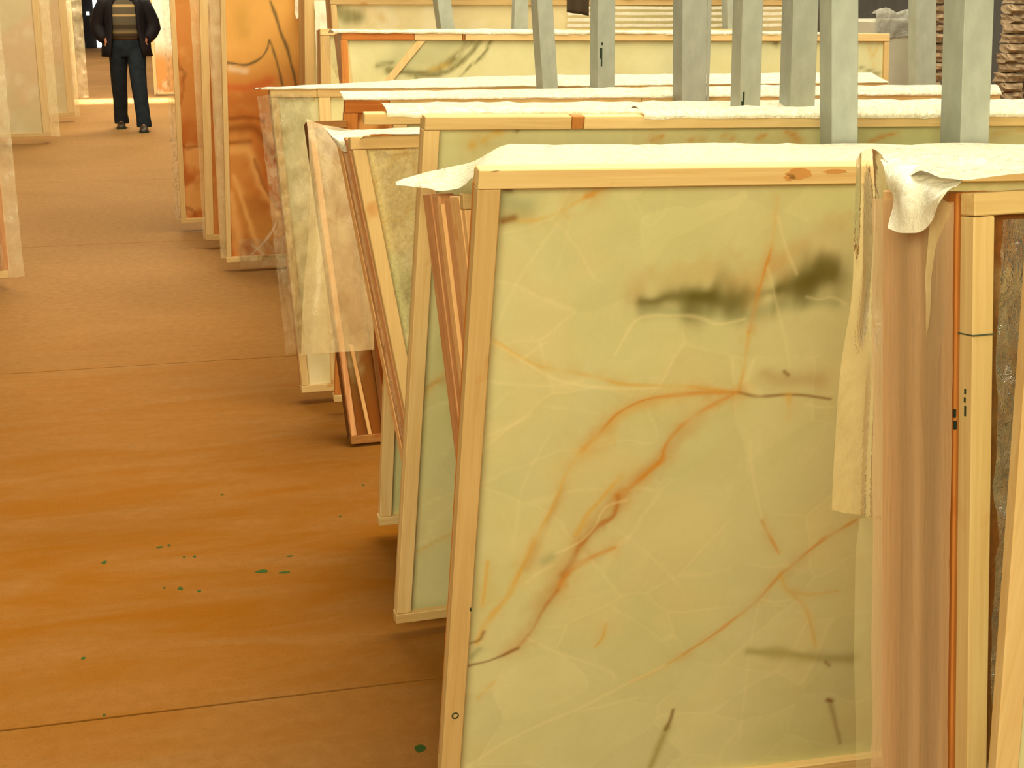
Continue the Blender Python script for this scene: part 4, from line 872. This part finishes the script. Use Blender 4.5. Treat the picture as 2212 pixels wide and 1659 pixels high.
# jacket shell: open at the front, with thickness
rings = []
for z, rx, ry, gap in ((.83, .285, .185, 40), (.92, .275, .180, 38), (1.02, .255, .172, 37), (1.15, .228, .160, 38), (1.30, .235, .160, 36), (1.40, .232, .150, 34), (1.47, .17, .11, 32), (1.52, .10, .09, 40), (1.56, .095, .088, 48)):
    rings.append(ell(0, .0, z, rx, ry, 28, -90 + gap, 270 - gap, .02, 1))
jk = loft('jacket', rings, JK, man, cap=False, closed=False); md = jk.modifiers.new('solid', 'SOLIDIFY'); md.thickness = .018; md.offset = -1
def tube(path, rad, n=14):
    out = []
    for i, (p, r) in enumerate(zip(path, rad)):
        d = (Vector(path[min(i + 1, len(path) - 1)]) - Vector(path[max(i - 1, 0)])).normalized(); a = d.cross(Vector((0, 1, 0))).normalized(); b = d.cross(a)
        out.append([tuple(Vector(p) + (a * math.cos(2 * math.pi * k / n) + b * math.sin(2 * math.pi * k / n)) * r * (1 + .06 * math.sin(4 * k + i * 2))) for k in range(n)])
    return out
for s in (-1, 1):
    pt = [(.15 * s, .01, 1.44), (.215 * s, .015, 1.40), (.262 * s, .03, 1.31), (.30 * s, .05, 1.21), (.305 * s, .04, 1.14), (.282 * s, .0, 1.08), (.248 * s, -.04, 1.035), (.228 * s, -.060, 1.012)]
    loft('sleeve', tube(pt, [.07, .086, .084, .084, .083, .078, .064, .050]), JK, man)
    loft('collar', [[(.05 * s + .0, -.085, 1.50), (.10 * s, -.05, 1.53), (.095 * s, .03, 1.56)], [(.075 * s, -.10, 1.43), (.135 * s, -.07, 1.47), (.12 * s, .04, 1.51)]], JK, man, cap=False, closed=False)
bx0 = empty  # shoes
for s in (-1, 1):
    fy = .25 if s < 0 else -.26; fx = -.13 if s < 0 else .14
    rg = []
    for yy, wx_, hz in ((.07, .028, .06), (.05, .038, .095), (.0, .042, .10), (-.06, .045, .085), (-.12, .05, .062), (-.17, .045, .05), (-.205, .022, .035)):
        rg.append([(fx + wx_ * math.cos(a) * (1 if math.sin(a) > -.2 else 1.05), fy + yy, max(.0, hz * .5 + hz * .5 * math.sin(a))) for a in [2 * math.pi * k / 12 for k in range(12)]])
    sh = loft('shoe', rg, SHOE, man)
    loft('sole', [[(fx + wx_ * 1.08 * sx, fy + yy, zz) for sx, zz in ((-1, .0), (1, .0), (1, .018), (-1, .018))] for yy, wx_ in ((.075, .03), (.05, .04), (0, .042), (-.12, .05), (-.17, .046), (-.21, .02))], INK, sh, smooth=False)
# head with a face
bm = bmesh.new(); bmesh.ops.create_uvsphere(bm, u_segments=28, v_segments=20, radius=1)
for v in bm.verts:
    x, y, z = v.co; jaw = 1 - .28 * max(0, -z) ** 1.3
    v.co = Vector((x * .076 * jaw, y * .095 * (1 - .12 * max(0, -z)), z * .118))
    if y < 0: v.co.y -= .012 * math.exp(-((x / .22) ** 2)) * math.exp(-((z + .12) / .18) ** 2) * 1.6 - .008 * (math.exp(-(((abs(x) - .36) / .16) ** 2) - ((z - .08) / .12) ** 2))
me = bpy.data.meshes.new('head'); bm.to_mesh(me); bm.free()
for p in me.polygons: p.use_smooth = True
hd = link('head', me, SKIN, man); hd.location = (0, -.02, 1.675)
EYE = plain('eye', (.7, .68, .62), .2, .5); LIP = plain('lip', (.35, .10, .07), .5, .3)
def blob(name, c, r, mat, parent, seg=10):
    bm = bmesh.new(); bmesh.ops.create_uvsphere(bm, u_segments=seg, v_segments=seg, radius=1)
    for v in bm.verts: v.co = Vector((c[0] + v.co.x * r[0], c[1] + v.co.y * r[1], c[2] + v.co.z * r[2]))
    me = bpy.data.meshes.new(name); bm.to_mesh(me); bm.free()
    for p in me.polygons: p.use_smooth = True
    return link(name, me, mat, parent)
for s in (-1, 1):
    blob('eye', (.028 * s, -.079, .008), (.012, .008, .007), EYE, hd); blob('ear', (.075 * s, .01, -.005), (.010, .020, .032), SKIN, hd)
    blob('eyebrow', (.028 * s, -.088, .030), (.018, .006, .004), HAIR, hd)
blob('nose', (0, -.104, -.018), (.012, .016, .022), SKIN, hd); blob('mouth', (0, -.088, -.055), (.022, .007, .006), LIP, hd)
bm = bmesh.new(); bmesh.ops.create_uvsphere(bm, u_segments=24, v_segments=16, radius=1)
bmesh.ops.delete(bm, geom=[v for v in bm.verts if v.co.z < .25 - .55 * max(0, v.co.y) - .0 and not (v.co.y > .2 and v.co.z > -.45)], context='VERTS')
for v in bm.verts: v.co = Vector((v.co.x * .083, v.co.y * .102 + .002, v.co.z * .125 + .002))
me = bpy.data.meshes.new('hair'); bm.to_mesh(me); bm.free(); hr = link('hair', me, HAIR, hd); hr.modifiers.new('solid', 'SOLIDIFY').thickness = .006
